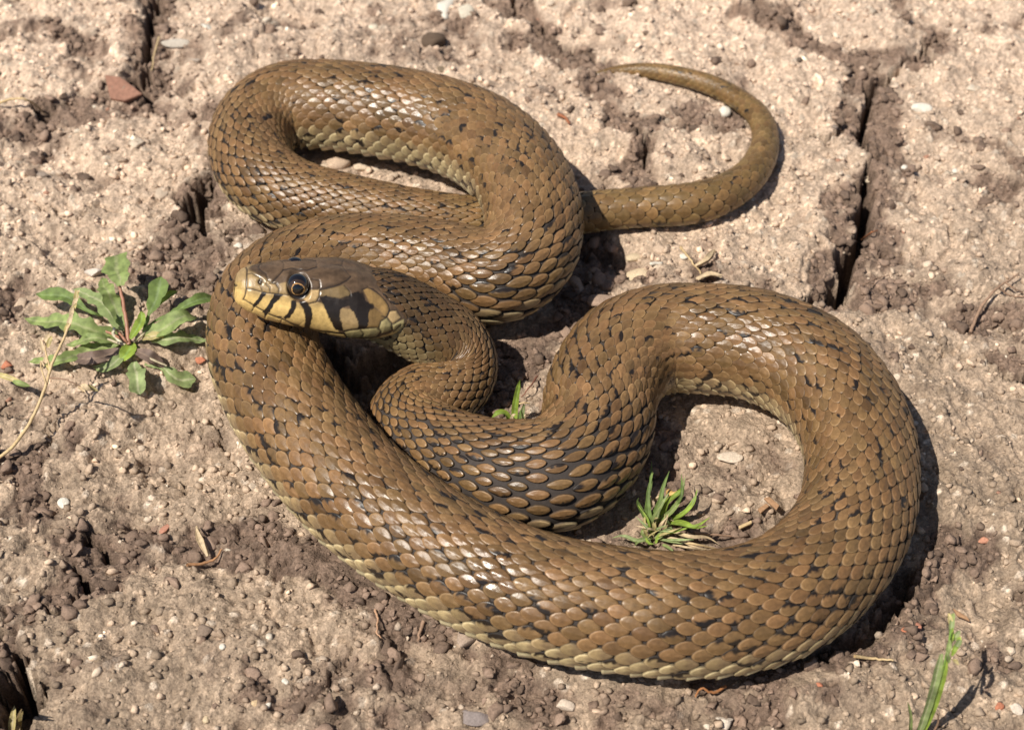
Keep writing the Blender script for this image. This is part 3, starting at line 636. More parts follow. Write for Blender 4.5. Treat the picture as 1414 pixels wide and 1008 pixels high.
PEB = [(598,60,36,26,DKB,'dark brown rounded pebble on the pale slab above the snake',.05,.8),
 (618,12,34,46,WH,'long chalky white stone at the top edge of the photo',.25,.5),(641,20,26,30,(.62,.56,.46),'pale cream stone leaning beside the long chalky white stone',.2,.6),
 (885,373,40,27,BG,'cream oblong pebble just above the right coil of the snake',.08,.6),(876,352,28,14,BG,'flat beige pebble lying right behind the cream oblong pebble',.15,.5),
 (906,371,20,12,WH,'small angular white chip to the right of the cream oblong pebble',.3,.6),(911,349,22,17,(.55,.42,.32),'pinkish rough pebble behind the small white chips',.2,.7),
 (944,360,15,11,WH,'bright white chip between the white chips and the dry husks',.25,.7),(900,387,11,13,PK,'tiny pink grain touching the cream oblong pebble from the right',.1,.9),
 (1000,156,19,19,WH,'round white pebble against the inside of the tail',.06,.9),(1272,153,30,16,WH,'flat white pebble right of the tail near the dark soil strip',.15,.5),
 (1201,236,13,13,(.6,.5,.38),'small beige pebble directly above the wide right crack',.1,.8),(1248,237,10,9,WH,'small white round pebble right of the wide crack',.05,.9),(1319,234,10,9,WH,'small white round pebble nearest the right edge below the flat one',.05,.9),
 (243,61,42,17,(.50,.45,.39),'grey flat slab of stone beside the top left crack',.3,.45),(285,42,34,17,WH,'white flat flake of stone above the grey slab',.3,.4),(272,85,32,12,(.47,.40,.34),'low pale stone just under the grey slab',.3,.4),
 (130,386,37,20,(.62,.54,.48),'pale pinkish stone lying behind the green weed',.2,.6),(26,415,24,24,(.56,.43,.32),'beige rounded stone left of the green weed',.15,.7),
 (86,690,18,17,WH,'smooth white pebble on the soil at lower left',.05,.8),(225,724,17,30,(.48,.24,.17),'reddish upright shard of stone at lower left',.35,.5),
 (8,500,19,16,RD,'brick red chip at the left edge of the photo',.25,.7),(277,497,18,12,RD,'brick red chip half hidden between the weed and the snake',.25,.6),
 (1357,746,22,12,(.55,.27,.18),'flat brick red chip at the right, below the middle',.3,.4),(1247,878,11,8,RD,'small brick red chip above the straw at lower right',.2,.6),
 (1266,870,12,16,(.48,.22,.15),'upright reddish chip next to the small brick red chip',.3,.5),(1381,972,16,13,RD,'brick red chip at the lower right corner',.2,.7),
 (1404,975,18,22,(.6,.52,.44),'pale square stone at the lower right corner',.25,.7),(1130,952,12,8,RD,'brick red chip under the big coil',.2,.6),
 (465,226,40,24,(.55,.42,.32),'pinkish pebble in the gap of the upper coil, the left one',.12,.6),(500,227,26,16,(.60,.49,.38),'beige pebble in the gap of the upper coil, the right one',.1,.6),
 (446,233,18,12,(.55,.44,.34),'small stone at the left end of the upper coil gap',.2,.6),(541,243,22,12,(.56,.45,.35),'small stone at the right end of the upper coil gap',.2,.6),
 (1008,633,38,16,(.62,.52,.42),'flat whitish stone set in the soil inside the right coil',.2,.3),
 (660,985,54,24,(.26,.22,.21),'dark grey flat stone at the bottom edge',.2,.4),(775,965,40,22,(.62,.52,.43),'pale rough stone at the bottom edge right of the grey one',.3,.4),
 (640,880,34,28,(.40,.31,.25),'brown grey lump of stone below the big coil',.2,.5),(1004,990,40,30,(.66,.58,.50),'chalky lump at the bottom edge under the big coil',.3,.4),
 (800,392,30,40,(.50,.37,.28),'pinkish stone half in the shade between the two right coils',.25,.6),(822,364,18,14,(.40,.29,.22),'small stone in the deep shade left of the cream pebble',.2,.6),
 (835,420,50,26,(.36,.26,.20),'flat brown stone in the shade right of the upper coil',.25,.5),
 (610,102,18,11,(.22,.17,.12),'small brown lump on the soil just behind the upper coil',.2,.7),(190,450,1,1,PK,None,0,1),
 (330,350,14,10,WH,'tiny white grain left of the snout against the coil',.1,.8),(1152,178,10,9,(.25,.2,.17),'dark grain between tail and right crack',.1,.9),
 (1103,85,10,9,(.13,.10,.08),'dark round grain right of the tail tip',.05,.9),(515,40,15,14,(.68,.60,.48),'white grain left of the dark brown pebble',.1,.8),
 (370,32,18,16,(.64,.56,.46),'pale lump right of the white flat flake',.2,.7),(222,262,20,22,(.52,.42,.33),'beige stone left of the upper coil beside the crack',.15,.7),
 (190,200,22,16,(.60,.50,.40),'pale stone on the crust left of the upper coil',.2,.5),(60,245,20,16,(.30,.24,.20),'dark lump on the pale crust at the left',.2,.7),
 (1340,125,20,14,(.64,.56,.46),'pale stone right of the flat white pebble near the top right',.2,.5),(1205,128,30,14,(.30,.24,.20),'dark clod at the head of the right crack',.25,.6),
 (215,870,18,14,(.26,.19,.15),'dark lump with its own shadow at lower left',.2,.7),(285,880,40,24,(.24,.18,.14),'brown clod on the crust at lower left',.25,.6),
 (310,906,10,10,WH,'small white grain below the brown clod',.05,.9),(393,942,13,11,WH,'white chip near the bottom edge left of centre',.2,.7),
 (353,966,14,16,(.58,.44,.28),'tan upright grain near the bottom edge left of centre',.2,.7),(370,970,10,14,WH,'white grain right of the tan upright grain',.15,.7),(283,988,12,12,(.62,.50,.34),'tan round grain on the bottom edge at left',.1,.8)]
for p in PEB:
    if p[5] is None: continue
    big = min(p[2], p[3]) > 15
    pebble(p[0], p[1], p[2], p[3], np.array(p[4])*np.array([.88, .87, .84]), p[5], p[6], p[7], sub=3 if big else 2, cat='stone chip' if 'chip' in p[5] else ('stone' if ('stone' in p[5] or 'slab' in p[5] or 'flake' in p[5] or 'shard' in p[5]) else ('clod' if 'clod' in p[5] or 'lump' in p[5] else 'pebble')),
           name='stone_chip' if 'chip' in p[5] else ('stone' if ('stone' in p[5] or 'slab' in p[5] or 'flake' in p[5] or 'shard' in p[5]) else ('clod' if 'clod' in p[5] or 'lump' in p[5] else 'pebble')))
# terracotta shard, thin flat triangle by the top left crack
def slab(name, pts, thick, mat, lift=.0015, curl=0.0):
    P = np.array([at(*p)[:2] for p in pts]); c = P.mean(0); n = len(P); z = hgt(*c)+lift
    V = [(p[0]-c[0], p[1]-c[1], curl*np.hypot(*(p-c))**2+0) for p in P]+[(p[0]-c[0], p[1]-c[1], -thick+curl*np.hypot(*(p-c))**2) for p in P]
    me = bpy.data.meshes.new(name); me.from_pydata(V, [], [list(range(n)), list(range(2*n-1, n-1, -1))]+[[i, i+n, (i+1) % n+n, (i+1) % n] for i in range(n)])
    me.materials.append(mat); o = bpy.data.objects.new(name, me); COL.objects.link(o); o.location = (c[0], c[1], z)
    bv = o.modifiers.new('b', 'BEVEL'); bv.width = thick*.3; bv.segments = 2
    return o
TERR = mat_plain('terracotta', (.26, .13, .085), .8, 700, .3, .4)
sh = slab('shard', [(145,104),(168,108),(196,128),(170,134),(150,130)], .0014, TERR, .0022); sh.rotation_euler = (.25, -.1, 0)
tag(sh, 'flat reddish brown shard lying left of the top left crack', 'shard')

# ------------------------------------------------------------------ straws, twigs and husks
def tube(pts, rads, nseg=8, jit=0, seed=0):
    rs = np.random.default_rng(seed); pts = np.array(pts, float)
    D = catmull(np.column_stack([pts, rads]), 6); n = len(D)
    C = D[:, :3]+(rs.normal(0, jit, (n, 3)) if jit else 0); r = np.maximum(D[:, 3], 1e-5)
    t = np.gradient(C, axis=0); t /= np.linalg.norm(t, axis=1)[:, None]+1e-12
    ref = np.array([.3, .2, .93]); a = np.cross(t, ref); a /= np.linalg.norm(a, axis=1)[:, None]+1e-12; b = np.cross(t, a)
    an_ = np.arange(nseg)/nseg*2*math.pi
    V = C[:, None]+r[:, None, None]*(np.cos(an_)[None, :, None]*a[:, None]+np.sin(an_)[None, :, None]*b[:, None])
    return V.reshape(-1, 3), grid_faces(n, nseg, True)
def gpt(px, py, up=0.0):
    """point lying `up` metres above the soil that is seen at (px, py)"""
    z = 0.0
    for _ in range(4):
        p = at(px, py, z+up); z = hgt(p[0], p[1])
    return at(px, py, z+up)
STRAW = mat_plain('straw', (.52, .38, .20), .6, 1500, .25, .3)
TWIG = mat_plain('twig', (.27, .17, .11), .8, 1500, .35, .5)
HUSK = mat_plain('husk', (.58, .45, .28), .6, 1200, .25, .3, trans=.2)
BROWNB = mat_plain('bark_chip', (.33, .19, .10), .8, 1200, .3, .5)
def tubeobj(name, pxs, rpx, mat, label=None, cat=None, up=.0008, parent=None, jit=.00008, seed=1, group=None):
    pts = [gpt(p[0], p[1], p[2] if len(p) > 2 else up) for p in pxs]; m = mpp(pxs[0][0], pxs[0][1])
    rr = [rpx*m*(1-.5*i/(len(pts)-1)) for i in range(len(pts))]
    V, F = tube(pts, rr, 8, jit, seed); o = mesh_np(name, V, F, mat, parent=parent)
    if label: tag(o, label, cat, group)
    return o
tubeobj('straw', [(-8,146,.0005),(12,138,.004),(34,137,.006),(50,146,.004),(60,156,.0005)], 2.0, STRAW, 'curved yellow straw arching over the soil at the upper left edge', 'straw')
tubeobj('straw', [(220,52,.003),(214,72,.003),(209,98,.001)], 1.5, STRAW, 'thin pale straw standing beside the grey slab at top left', 'straw')
tubeobj('straw', [(1180,906,.002),(1205,909,.0016),(1234,911,.0012)], 2.6, STRAW, 'short pale straw in front of the big coil shadow at lower right', 'straw')
tubeobj('straw', [(940,342,.002),(953,358,.003),(968,378,.001)], 2.0, STRAW, 'thin straw leaning among the white chips above the right coil', 'straw')
tw = tubeobj('twig', [(1340,460,.001),(1352,430,.002),(1372,402,.003),(1392,388,.004),(1407,378,.003)], 2.6, TWIG, 'forked brown root twig near the right edge', 'twig')
tubeobj('side_twig', [(1388,390,.004),(1400,398,.003),(1412,404,.001)], 1.6, TWIG, parent=tw); tubeobj('side_twig', [(1380,398,.003),(1395,408,.002),(1418,410,.001)], 1.5, TWIG, parent=tw)
tubeobj('twig', [(1192,395,.002),(1208,385,.003),(1228,380,.001)], 1.3, TWIG, 'thin brown rootlet right of the wide crack', 'twig')
tubeobj('twig', [(1190,332,.002),(1202,322,.003),(1212,318,.001)], 1.4, mat_plain('rust_root', (.35, .13, .05), .8), 'rusty rootlet bridging the wide right crack', 'twig')
tubeobj('twig', [(742,520,.002),(732,534,.004),(720,548,.003)], 1.4, mat_plain('red_stem', (.20, .08, .05), .7), 'thin reddish stem in the shade between the coils', 'twig')
tubeobj('twig', [(585,858,.001),(580,872,.0015),(577,884,.001)], 3.0, TWIG, 'stub of brown root below the lower edge of the big coil', 'twig')
tubeobj('twig', [(518,842,.001),(522,856,.0018),(520,872,.0015),(526,880,.0008)], 1.8, mat_plain('pale_root', (.42, .25, .15), .8), 'pale little root below the left part of the big coil', 'twig')
tubeobj('twig', [(258,780,.001),(280,778,.002),(298,770,.002),(306,758,.001)], 2.4, mat_plain('orange_root', (.40, .21, .10), .8), 'orange brown rootlet under the dry husk at lower left', 'twig')
tubeobj('twig', [(1002,948,.001),(985,956,.002),(968,950,.003),(960,962,.001)], 2.4, mat_plain('orange_stem', (.33, .14, .05), .8), 'orange brown bent rootlet under the big coil at the bottom', 'twig')
tubeobj('twig', [(770,158,.0015),(782,164,.002),(786,172,.001)], 2.8, mat_plain('rust_bit', (.30, .11, .05), .8), 'rust coloured bit of root behind the upper coil', 'twig')

def leafmesh(pts, wid, n=16, m=7, fold=.25, lobes=0, lobe_d=.4, wav=0.0, seed=0, prof=None, roll=0.0):
    """blade along pts (3D), width wid metres; lobes > 0 gives a toothed edge"""
    rs = np.random.default_rng(seed); D = catmull(np.array(pts, float), 8)
    L_ = np.concatenate([[0], np.cumsum(np.linalg.norm(np.diff(D, axis=0), axis=1))]); t = np.linspace(0, 1, n)
    C = np.stack([np.interp(t*L_[-1], L_, D[:, k]) for k in range(3)], -1)
    T_ = np.gradient(C, axis=0); T_ /= np.linalg.norm(T_, axis=1)[:, None]
    upv = np.array([0, -.25, 1.0]); s_v = np.cross(T_, upv); s_v /= np.linalg.norm(s_v, axis=1)[:, None]+1e-9; u_v = np.cross(s_v, T_)
    if roll: s_v, u_v = s_v*math.cos(roll)+u_v*math.sin(roll), u_v*math.cos(roll)-s_v*math.sin(roll)
    if prof is None: pw = np.sin(np.pi*np.clip(t, 0, 1)**.8)**.7
    else: pw = np.interp(t, prof[0], prof[1])
    if lobes: pw = pw*(1-lobe_d*(.5+.5*np.cos(t*lobes*2*math.pi+rs.uniform(0, 1)))*np.sin(np.pi*t)**.3)
    v = np.linspace(-1, 1, m); 
    P = C[:, None]+s_v[:, None]*(v[None, :, None]*pw[:, None, None]*wid/2)+u_v[:, None]*((np.abs(v)[None, :]*fold*wid/2*pw[:, None])+wav*wid*np.sin(t*17+seed)[:, None]*np.abs(v)[None]**2)[..., None]
    P += rs.normal(0, wid*.014, P.shape); P += wid*.10*np.sin(t*9+seed)[:, None, None]*np.array([.3, .3, 1])*(lobes > 0)
    return P.reshape(-1, 3), grid_faces(n, m), np.broadcast_to(v, (n, m)).ravel(), np.repeat(t, m)
def leaf_mat(name, rgb, vein, trans=.3):
    m, N, L, Pn = nmat(name)
    a = N.new('ShaderNodeAttribute'); a.attribute_name = 'across'; tc = N.new('ShaderNodeTexCoord')
    ab = N.new('ShaderNodeMath'); ab.operation = 'ABSOLUTE'; L.new(a.outputs['Fac'], ab.inputs[0])
    cr = N.new('ShaderNodeValToRGB'); cr.color_ramp.elements[0].position = .05; cr.color_ramp.elements[0].color = (*vein, 1); cr.color_ramp.elements[1].position = .22; cr.color_ramp.elements[1].color = (*rgb, 1)
    L.new(ab.outputs[0], cr.inputs[0])
    no = N.new('ShaderNodeTexNoise'); no.inputs['Scale'].default_value = 420; no.inputs['Detail'].default_value = 4; L.new(tc.outputs['Object'], no.inputs['Vector'])
    mr = N.new('ShaderNodeMapRange'); mr.inputs['From Min'].default_value = .3; mr.inputs['From Max'].default_value = .7; mr.inputs['To Min'].default_value = .6; mr.inputs['To Max'].default_value = 1.45; L.new(no.outputs['Fac'], mr.inputs['Value'])
    vs = N.new('ShaderNodeVectorMath'); vs.operation = 'SCALE'; L.new(cr.outputs[0], vs.inputs[0]); L.new(mr.outputs[0], vs.inputs['Scale'])
    L.new(vs.outputs[0], Pn.inputs['Base Color']); Pn.inputs['Roughness'].default_value = .68
    tb = N.new('ShaderNodeBsdfTranslucent'); L.new(vs.outputs[0], tb.inputs[0]); ms = N.new('ShaderNodeMixShader'); ms.inputs[0].default_value = trans
    L.new(Pn.outputs[0], ms.inputs[1]); L.new(tb.outputs[0], ms.inputs[2]); L.new(ms.outputs[0], N['Material Output'].inputs['Surface'])
    bp = N.new('ShaderNodeBump'); bp.inputs['Strength'].default_value = .4; bp.inputs['Distance'].default_value = .0004; L.new(no.outputs['Fac'], bp.inputs['Height']); L.new(bp.outputs[0], Pn.inputs['Normal'])
    return m
LG = leaf_mat('leaf_green', (.24, .31, .10), (.32, .36, .16)); LD = leaf_mat('leaf_dark', (.15, .22, .055), (.2, .28, .1))
LP = leaf_mat('leaf_pale', (.26, .33, .13), (.42, .45, .25)); LPU = leaf_mat('leaf_purple', (.20, .14, .11), (.28, .2, .15)); LB = leaf_mat('leaf_bright', (.26, .36, .05), (.3, .45, .1), .35)
LY = leaf_mat('leaf_yellow', (.50, .42, .18), (.6, .5, .3), .3)
def leaf(pxs, wpx, mat, parent, name='leaf', label=None, **kw):
    pts = [gpt(*p) for p in pxs]; m = mpp(pxs[-1][0], pxs[-1][1])
    V, F, vv, tt = leafmesh(pts, wpx*m, **kw)
    V = V-np.array(parent.location)
    o = mesh_np(name, V, F, mat, parent=parent, extra={'across': vv})
    if label: o['label'] = label
    return o
def root(name, px, py, label, cat, group=None):
    o = bpy.data.objects.new(name, None); COL.objects.link(o); o.location = gpt(px, py); o.empty_display_size = .01
    tag(o, label, cat, group); return o
def tb_child(name, pxs, rpx, mat, parent, seed=1):
    pts = [gpt(p[0], p[1], p[2]) for p in pxs]; m = mpp(pxs[0][0], pxs[0][1]); V, F = tube(pts, [rpx*m*(1-.35*i/(len(pts)-1)) for i in range(len(pts))], 8, .00005, seed)
    return mesh_np(name, V-np.array(parent.location), F, mat, parent=parent)
wd = root('weed', 178, 478, 'green and purplish leafy rosette weed left of the snake', 'weed')
RS_ = mat_plain('red_stalk', (.32, .15, .09), .5, 900, .2)
OV = ([0, .12, .35, .6, .85, 1], [.25, .6, .95, 1, .7, .05]); SP = ([0, .3, .5, .7, .88, 1], [.12, .22, .6, 1, .8, .05])
tb_child('stalk', [(178,476,.002),(174,440,.006),(168,408,.009),(165,394,.010)], 3.2, RS_, wd)
leaf([(166,398,.010),(163,375,.012),(158,352,.011)], 40, LG, wd, lobes=3, lobe_d=.28, n=24, prof=OV, seed=1, fold=.15)
leaf([(150,440,.003),(128,430,.006),(90,412,.009),(50,404,.008)], 25, LD, wd, lobes=3, lobe_d=.28, n=24, prof=SP, seed=2, fold=.3)
leaf([(165,462,.002),(120,452,.005),(80,446,.006),(34,438,.004)], 34, LG, wd, lobes=5, lobe_d=.45, seed=3, n=30)
leaf([(172,455,.003),(150,430,.006),(122,405,.007),(100,400,.006)], 28, LP, wd, lobes=4, lobe_d=.35, seed=4, n=26)
leaf([(172,450,.003),(155,420,.006),(148,400,.008),(140,386,.007)], 26, LG, wd, lobes=4, lobe_d=.3, seed=5, n=24)
leaf([(198,458,.003),(208,430,.007),(218,405,.010),(222,384,.010)], 30, LD, wd, lobes=3, lobe_d=.28, n=24, prof=SP, seed=6, fold=.4)
leaf([(200,455,.003),(235,432,.007),(265,418,.008),(300,412,.006)], 22, LD, wd, lobes=3, lobe_d=.28, n=24, prof=SP, seed=7, fold=.3)
leaf([(196,462,.003),(225,452,.006),(252,440,.007),(272,436,.005)], 30, LG, wd, prof=OV, seed=8, fold=.25, lobes=3, lobe_d=.2, n=22)
leaf([(205,465,.002),(235,468,.005),(262,468,.005),(288,468,.003)], 24, LP, wd, lobes=4, lobe_d=.4, seed=9, n=24)
leaf([(186,498,.002),(187,510,.004),(190,528,.004),(193,545,.002)], 30, LP, wd, lobes=3, lobe_d=.28, n=24, prof=OV, seed=10, fold=.3)
leaf([(200,500,.002),(222,510,.003),(242,520,.003),(270,526,.002)], 32, LP, wd, prof=SP, seed=11, fold=.2, lobes=3, lobe_d=.25, n=24)
leaf([(165,475,.002),(120,486,.003),(80,496,.004),(38,502,.002)], 24, LG, wd, lobes=5, lobe_d=.4, seed=12, n=28)
leaf([(172,482,.002),(150,490,.003),(125,496,.004),(100,494,.003)], 22, LPU, wd, prof=OV, seed=13, fold=.3, label='purplish grey leaf')
leaf([(186,484,.002),(205,492,.004),(218,500,.004),(226,508,.002)], 18, LPU, wd, prof=OV, seed=14, fold=.3, label='purplish grey leaf')
leaf([(180,468,.003),(192,450,.006),(196,438,.008),(194,430,.008)], 14, LB, wd, prof=OV, seed=15, fold=.4)
leaf([(166,470,.002),(140,468,.005),(118,470,.005),(92,476,.003)], 20, LG, wd, lobes=4, lobe_d=.4, seed=16, n=22)
leaf([(176,484,.002),(165,496,.003),(150,506,.003),(128,508,.002)], 18, LP, wd, lobes=3, lobe_d=.28, n=24, prof=OV, seed=17)
leaf([(196,450,.003),(214,425,.007),(232,408,.008),(246,402,.007)], 12, LB, wd, prof=SP, seed=18)
leaf([(182,474,.002),(178,484,.004),(172,492,.004),(166,498,.003)], 22, LB, wd, prof=OV, seed=19, fold=.3)
leaf([(196,470,.002),(206,464,.004),(220,464,.004),(232,466,.003)], 14, LY, wd, lobes=3, lobe_d=.28, n=24, prof=OV, seed=20, label='dry straw coloured leaf')
for k, (a, b) in enumerate([((178,478),(128,462)), ((180,474),(132,450)), ((184,474),(208,452)), ((180,478),(160,455)), ((186,486),(230,505))]):
    tb_child('leaf_stalk', [(a[0],a[1],.001),((a[0]+b[0])/2,(a[1]+b[1])/2,.004),(b[0],b[1],.004)], 2.2, RS_ if k % 2 else mat_plain('pale_stalk', (.4, .34, .22), .5), wd, k)
tb_child('leaf_stalk', [(168,474,.001),(157,462,.004),(158,452,.006)], 3, mat_plain('white_stalk', (.6, .55, .4), .5), wd, 8)

# dry grass stalk with its seed head, at left
gs = root('grass_stalk', -12, 640, 'dry yellow grass stalk with a pale seed head at the left edge', 'grass stalk')
tb_child('stem', [(-12,640,.001),(20,614,.006),(45,576,.010),(62,536,.014),(72,502,.017),(86,472,.020),(96,448,.022)], 2.7, STRAW, gs)
tb_child('side_stem', [(70,510,.016),(64,490,.018),(62,470,.020)], 1.5, STRAW, gs); tb_child('side_stem', [(68,522,.015),(90,524,.016),(112,534,.015)], 1.3, TWIG, gs); tb_child('side_stem', [(64,530,.014),(58,512,.016),(56,500,.016)], 1.2, STRAW, gs)
rs = np.random.default_rng(5)
for k, (x, y, dx, dy, w_) in enumerate([(90,462,4,-18,6),(94,452,6,-20,7),(98,442,2,-20,7),(97,436,9,-18,6),(102,428,3,-20,7),(100,424,9,-14,6),(105,418,1,-18,7),(104,412,6,-12,6),(62,474,6,-14,7),(66,480,5,-16,7),(60,486,-4,-18,5),(112,532,14,8,9),(118,534,18,6,8),(108,532,10,10,7),(60,510,-4,-12,6),(66,512,4,-12,8),(62,504,2,-14,7)]):
    u_ = .020 if y < 500 else .015
    leaf([(x,y,u_),(x+dx*.5,y+dy*.5,u_+.0008),(x+dx,y+dy,u_+.001)], w_, HUSK if k % 3 else LY, gs, name='husk', prof=([0,.3,.7,1],[.3,1,.7,.05]), seed=30+k, n=8, m=5, fold=.5)
gb = root('grass_spikelet', -6, 518, 'short green and yellow grass spikelet poking in at the left edge', 'grass')
leaf([(-10,515,.006),(12,522,.008),(38,532,.006)], 9, LY, gb, prof=([0,.4,.8,1],[.4,1,.7,.05]), seed=60, n=8); leaf([(18,526,.008),(28,530,.008),(42,533,.006)], 9, LG, gb, prof=([0,.4,.8,1],[.4,1,.7,.05]), seed=61, n=8)

# little sprig between the coils
g1_ = root('grass_sprig', 712, 590, 'tiny bright green grass sprig between the neck and the right coil', 'grass')
leaf([(710,590,.001),(711,565,.006),(716,535,.014),(718,524,.017)], 9, LB, g1_, prof=([0,.3,.8,1],[.8,1,.7,.05]), seed=70, fold=.5)
leaf([(708,590,.001),(698,572,.006),(688,570,.008),(678,578,.008)], 10, LB, g1_, prof=([0,.3,.8,1],[.8,1,.7,.05]), seed=71, fold=.5)
leaf([(720,590,.001),(721,575,.005),(724,558,.010)], 8, LP, g1_, prof=([0,.3,.8,1],[.8,1,.7,.3]), seed=72, fold=.4)
leaf([(714,590,.001),(717,578,.005),(719,565,.008)], 5, LD, g1_, seed=73); tb_child('dry_tip', [(717,558,.010),(724,556,.0105),(732,557,.010)], 1.4, STRAW, g1_)
tb_child('dry_tip', [(728,582,.005),(725,574,.007),(730,572,.006)], 1.6, HUSK, g1_); leaf([(705,590,.001),(708,574,.006),(713,572,.006)], 6, HUSK, g1_, name='dry_sheath', seed=74)

# grass tuft inside the right coil
gt = root('grass_tuft', 902, 738, 'green grass tuft with straw coloured blades inside the right coil', 'grass tuft')
for k, (pp, w_, mt) in enumerate([([(908,720),(925,705),(940,688),(948,660)],9,LG),([(918,712),(934,700),(944,680),(940,656)],6,LD),([(925,718),(942,708),(955,692),(963,676)],8,LB),
 ([(912,716),(920,698),(935,684),(944,672)],11,LB),([(928,716),(945,704),(958,690),(962,680)],7,LP),([(920,722),(940,728),(960,728),(982,716)],9,LB),([(926,718),(946,724),(962,728),(978,724)],7,LB),
 ([(906,722),(912,705),(916,690),(924,682)],8,LP),([(898,726),(905,712),(912,700),(913,694)],6,LG),([(900,742),(880,744),(860,742),(844,742)],8,LP),([(898,752),(892,744),(888,736),(892,726)],7,LG),
 ([(905,745),(915,738),(925,732),(930,734)],10,LP),([(915,752),(925,756),(932,762)],6,LG),([(928,734),(950,740),(975,745),(992,750)],7,HUSK),([(922,742),(945,748),(965,755),(985,758)],6,HUSK),
 ([(925,716),(940,722),(955,726),(962,726)],7,HUSK),([(905,735),(900,725),(905,718),(912,716)],7,LY),([(893,740),(888,728),(892,716),(896,710)],6,LY),([(885,748),(880,752),(874,756)],6,LG),
 ([(900,735),(895,700),(900,672),(903,650)],8,LD),([(898,720),(908,695),(916,672),(922,652)],8,LD),([(890,715),(893,690),(898,665),(900,635)],6,LD),([(895,722),(880,700),(885,690)],8,LD),
 ([(905,750),(912,742),(922,738)],5,LB),([(888,742),(896,748),(905,752)],6,LB)]):
    bx = pp[0]; pp = [bx]+[(x+rs.uniform(-3, 3), y+rs.uniform(-4, 3)) for x, y in pp[1:]]; mt = LP if mt is LG and k % 2 else mt
    hh_ = [.001, .005, .008, .009][:len(pp)] if k < 9 or 18 < k < 23 else [.0015, .003, .003, .002][:len(pp)]
    leaf([(x, y, h_) for (x, y), h_ in zip(pp, hh_)], w_*.85, mt, gt, name='grass_blade', prof=([0,.25,.7,1],[.7,1,.75,.05]), seed=80+k, n=12, m=5, fold=.4)
for k in range(16):                                 # thin wisps
    bx, by = 905+rs.uniform(-18, 26), 738+rs.uniform(-14, 10); an_ = rs.uniform(-.3, 3.0); ln = rs.uniform(22, 48)
    leaf([(bx, by, .001), (bx+ln*.4*math.cos(an_), by-ln*.35*math.sin(an_), .004), (bx+ln*math.cos(an_+rs.uniform(-.3, .3)), by-ln*.8*math.sin(an_), .005)], rs.uniform(3, 5.5), (LP, LY, HUSK, LP, LY, LB)[k % 6], gt, name='grass_blade', prof=([0,.25,.7,1],[.7,1,.75,.05]), seed=300+k, n=10, m=3, fold=.4)
for k, (a, b, m_) in enumerate([((930,752),(975,760),HUSK),((900,700),(896,676),STRAW),((905,690),(912,682),HUSK),((932,745),(990,758),STRAW),((960,735),(1010,740),TWIG)]):
    tb_child('dry_stem', [(a[0],a[1],.002),((a[0]+b[0])/2,(a[1]+b[1])/2,.004),(b[0],b[1],.002)], 2.0, m_, gt, k)
tb_child('dry_leaf_bit', [(924,680,.004),(930,683,.005),(936,680,.004)], 5, mat_plain('amber_bit', (.6, .38, .14), .6), gt)

# seed grass, bottom right
sg = root('seed_grass', 1266, 1014, 'upright light green grass shoot with a small seed head at lower right', 'grass')
leaf([(1266,1020,.001),(1278,985,.010),(1290,945,.020),(1300,902,.028)], 11, LP, sg, prof=([0,.2,.85,1],[.5,.9,1,.4]), seed=120, fold=.5, n=20)
leaf([(1270,1020,.001),(1286,985,.010),(1298,950,.019),(1308,905,.028)], 8, LB, sg, prof=([0,.2,.85,1],[.5,.9,1,.3]), seed=121, fold=.5, n=20)
tb_child('stem', [(1272,1016,.001),(1292,960,.016),(1306,905,.028),(1314,868,.034)], 1.6, mat_plain('green_stem', (.16, .28, .05), .5), sg)
for k, (x, y, dx, dy) in enumerate([(1308,905,4,-22),(1312,890,3,-24),(1312,876,4,-26),(1314,866,-4,-20),(1312,862,5,-16),(1314,905,10,-20),(1318,898,9,-16),(1316,910,8,8),(1310,915,-3,-16),(1322,890,4,-12),(1316,884,10,-14)]):
    leaf([(x,y,.030),(x+dx*.5,y+dy*.5,.0315),(x+dx,y+dy,.032)], 7, (LG, LB, LP, LY)[k % 4], sg, name='spikelet', prof=([0,.4,.8,1],[.4,1,.7,.05]), seed=130+k, n=8, m=5, fold=.5)
tb_child('dry_sheath', [(1290,1010,.001),(1296,995,.006),(1294,985,.010)], 1.6, TWIG, sg)
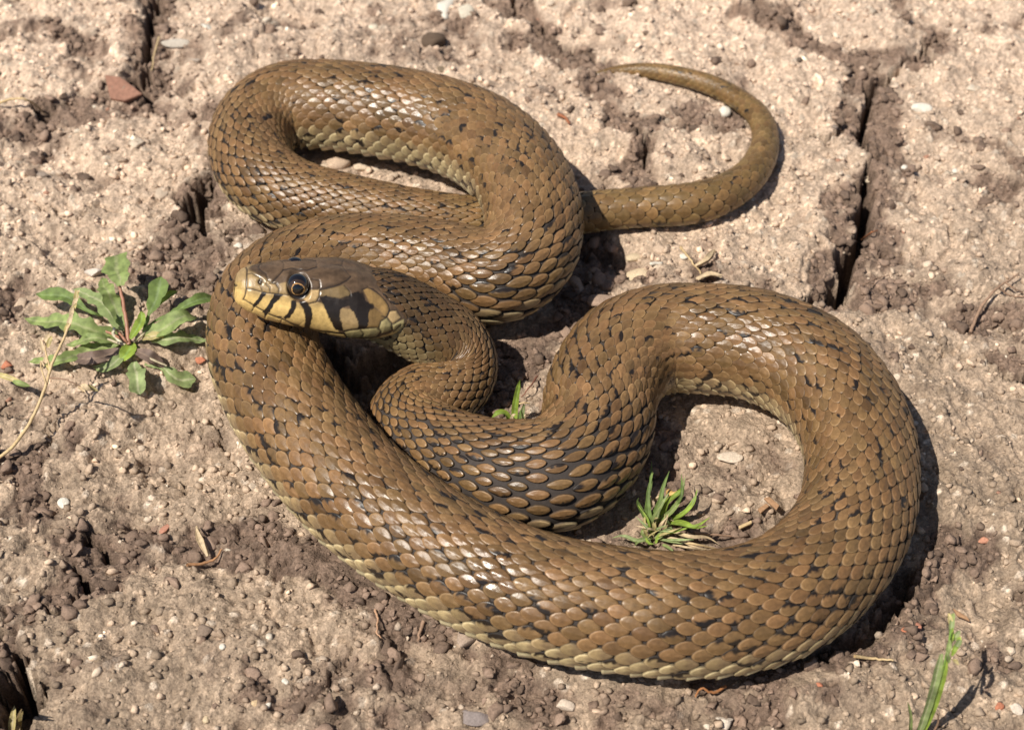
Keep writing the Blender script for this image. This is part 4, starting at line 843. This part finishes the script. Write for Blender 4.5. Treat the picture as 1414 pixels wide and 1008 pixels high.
g2_ = root('grass_sprig', 1257, 1010, 'single thin green blade left of the grass shoot at lower right', 'grass')
leaf([(1256,1016,.001),(1257,990,.008),(1253,968,.013)], 6, LG, g2_, prof=([0,.3,.8,1],[.8,1,.7,.05]), seed=140, fold=.5)
# dry bud, bottom left
bd = root('dry_bud', 20, 1012, 'dry straw coloured bud at the lower left corner', 'dry bud')
for k, (x, dx) in enumerate([(16,4),(24,6),(30,1),(20,0)]):
    leaf([(x,1016,.002),(x+dx*.4,995,.008),(x+dx,974+4*k,.010)], 11, HUSK if k % 2 else LY, bd, name='husk', prof=([0,.4,.8,1],[.6,1,.6,.05]), seed=150+k, n=10, fold=.5)
# dry husks
def husk(pxs, w_, label, mt=HUSK, seed=0):
    r_ = root('dry_husk', pxs[0][0], pxs[0][1], label, 'dry husk')
    for k in range(3):
        leaf([(x+rs.uniform(-2, 2), y+rs.uniform(-2, 2), .0015+.0015*(i == 1)+.0006*k) for i, (x, y) in enumerate(pxs)], w_*(1-.2*k), mt, r_, name='husk_blade', prof=([0,.4,.8,1],[.5,1,.6,.1]), seed=seed+k, n=8, fold=.4, roll=.3*(k-1))
husk([(288,766),(278,748),(270,728)], 11, 'pale dry husk lying on dark soil at lower left', seed=200)
husk([(960,366),(978,358),(988,345)], 10, 'cream dry husk right of the white chips', seed=210)
husk([(962,386),(980,378),(996,382)], 8, 'pinkish dry husk at the edge of the right coil', HUSK, 220)
for nm, pts, lab in [('bark_chip', [(1052,702),(1060,700),(1074,712),(1070,718)], 'tan bark chip against the inside of the right coil, the upper one'), ('bark_chip', [(1044,716),(1056,708),(1060,712),(1048,722)], 'narrow bark chip under the upper bark chip'), ('bark_chip', [(1018,736),(1036,728),(1037,732),(1020,740)], 'slim pale bark chip nearest the lower coil'), ('bark_chip', [(1316,838),(1336,850),(1340,856),(1322,848)], 'flat tan chip above the seed head at lower right')]:
    tag(slab(nm, pts, .0007, BROWNB if 'slim' not in lab else STRAW, .0022), lab, 'bark chip')
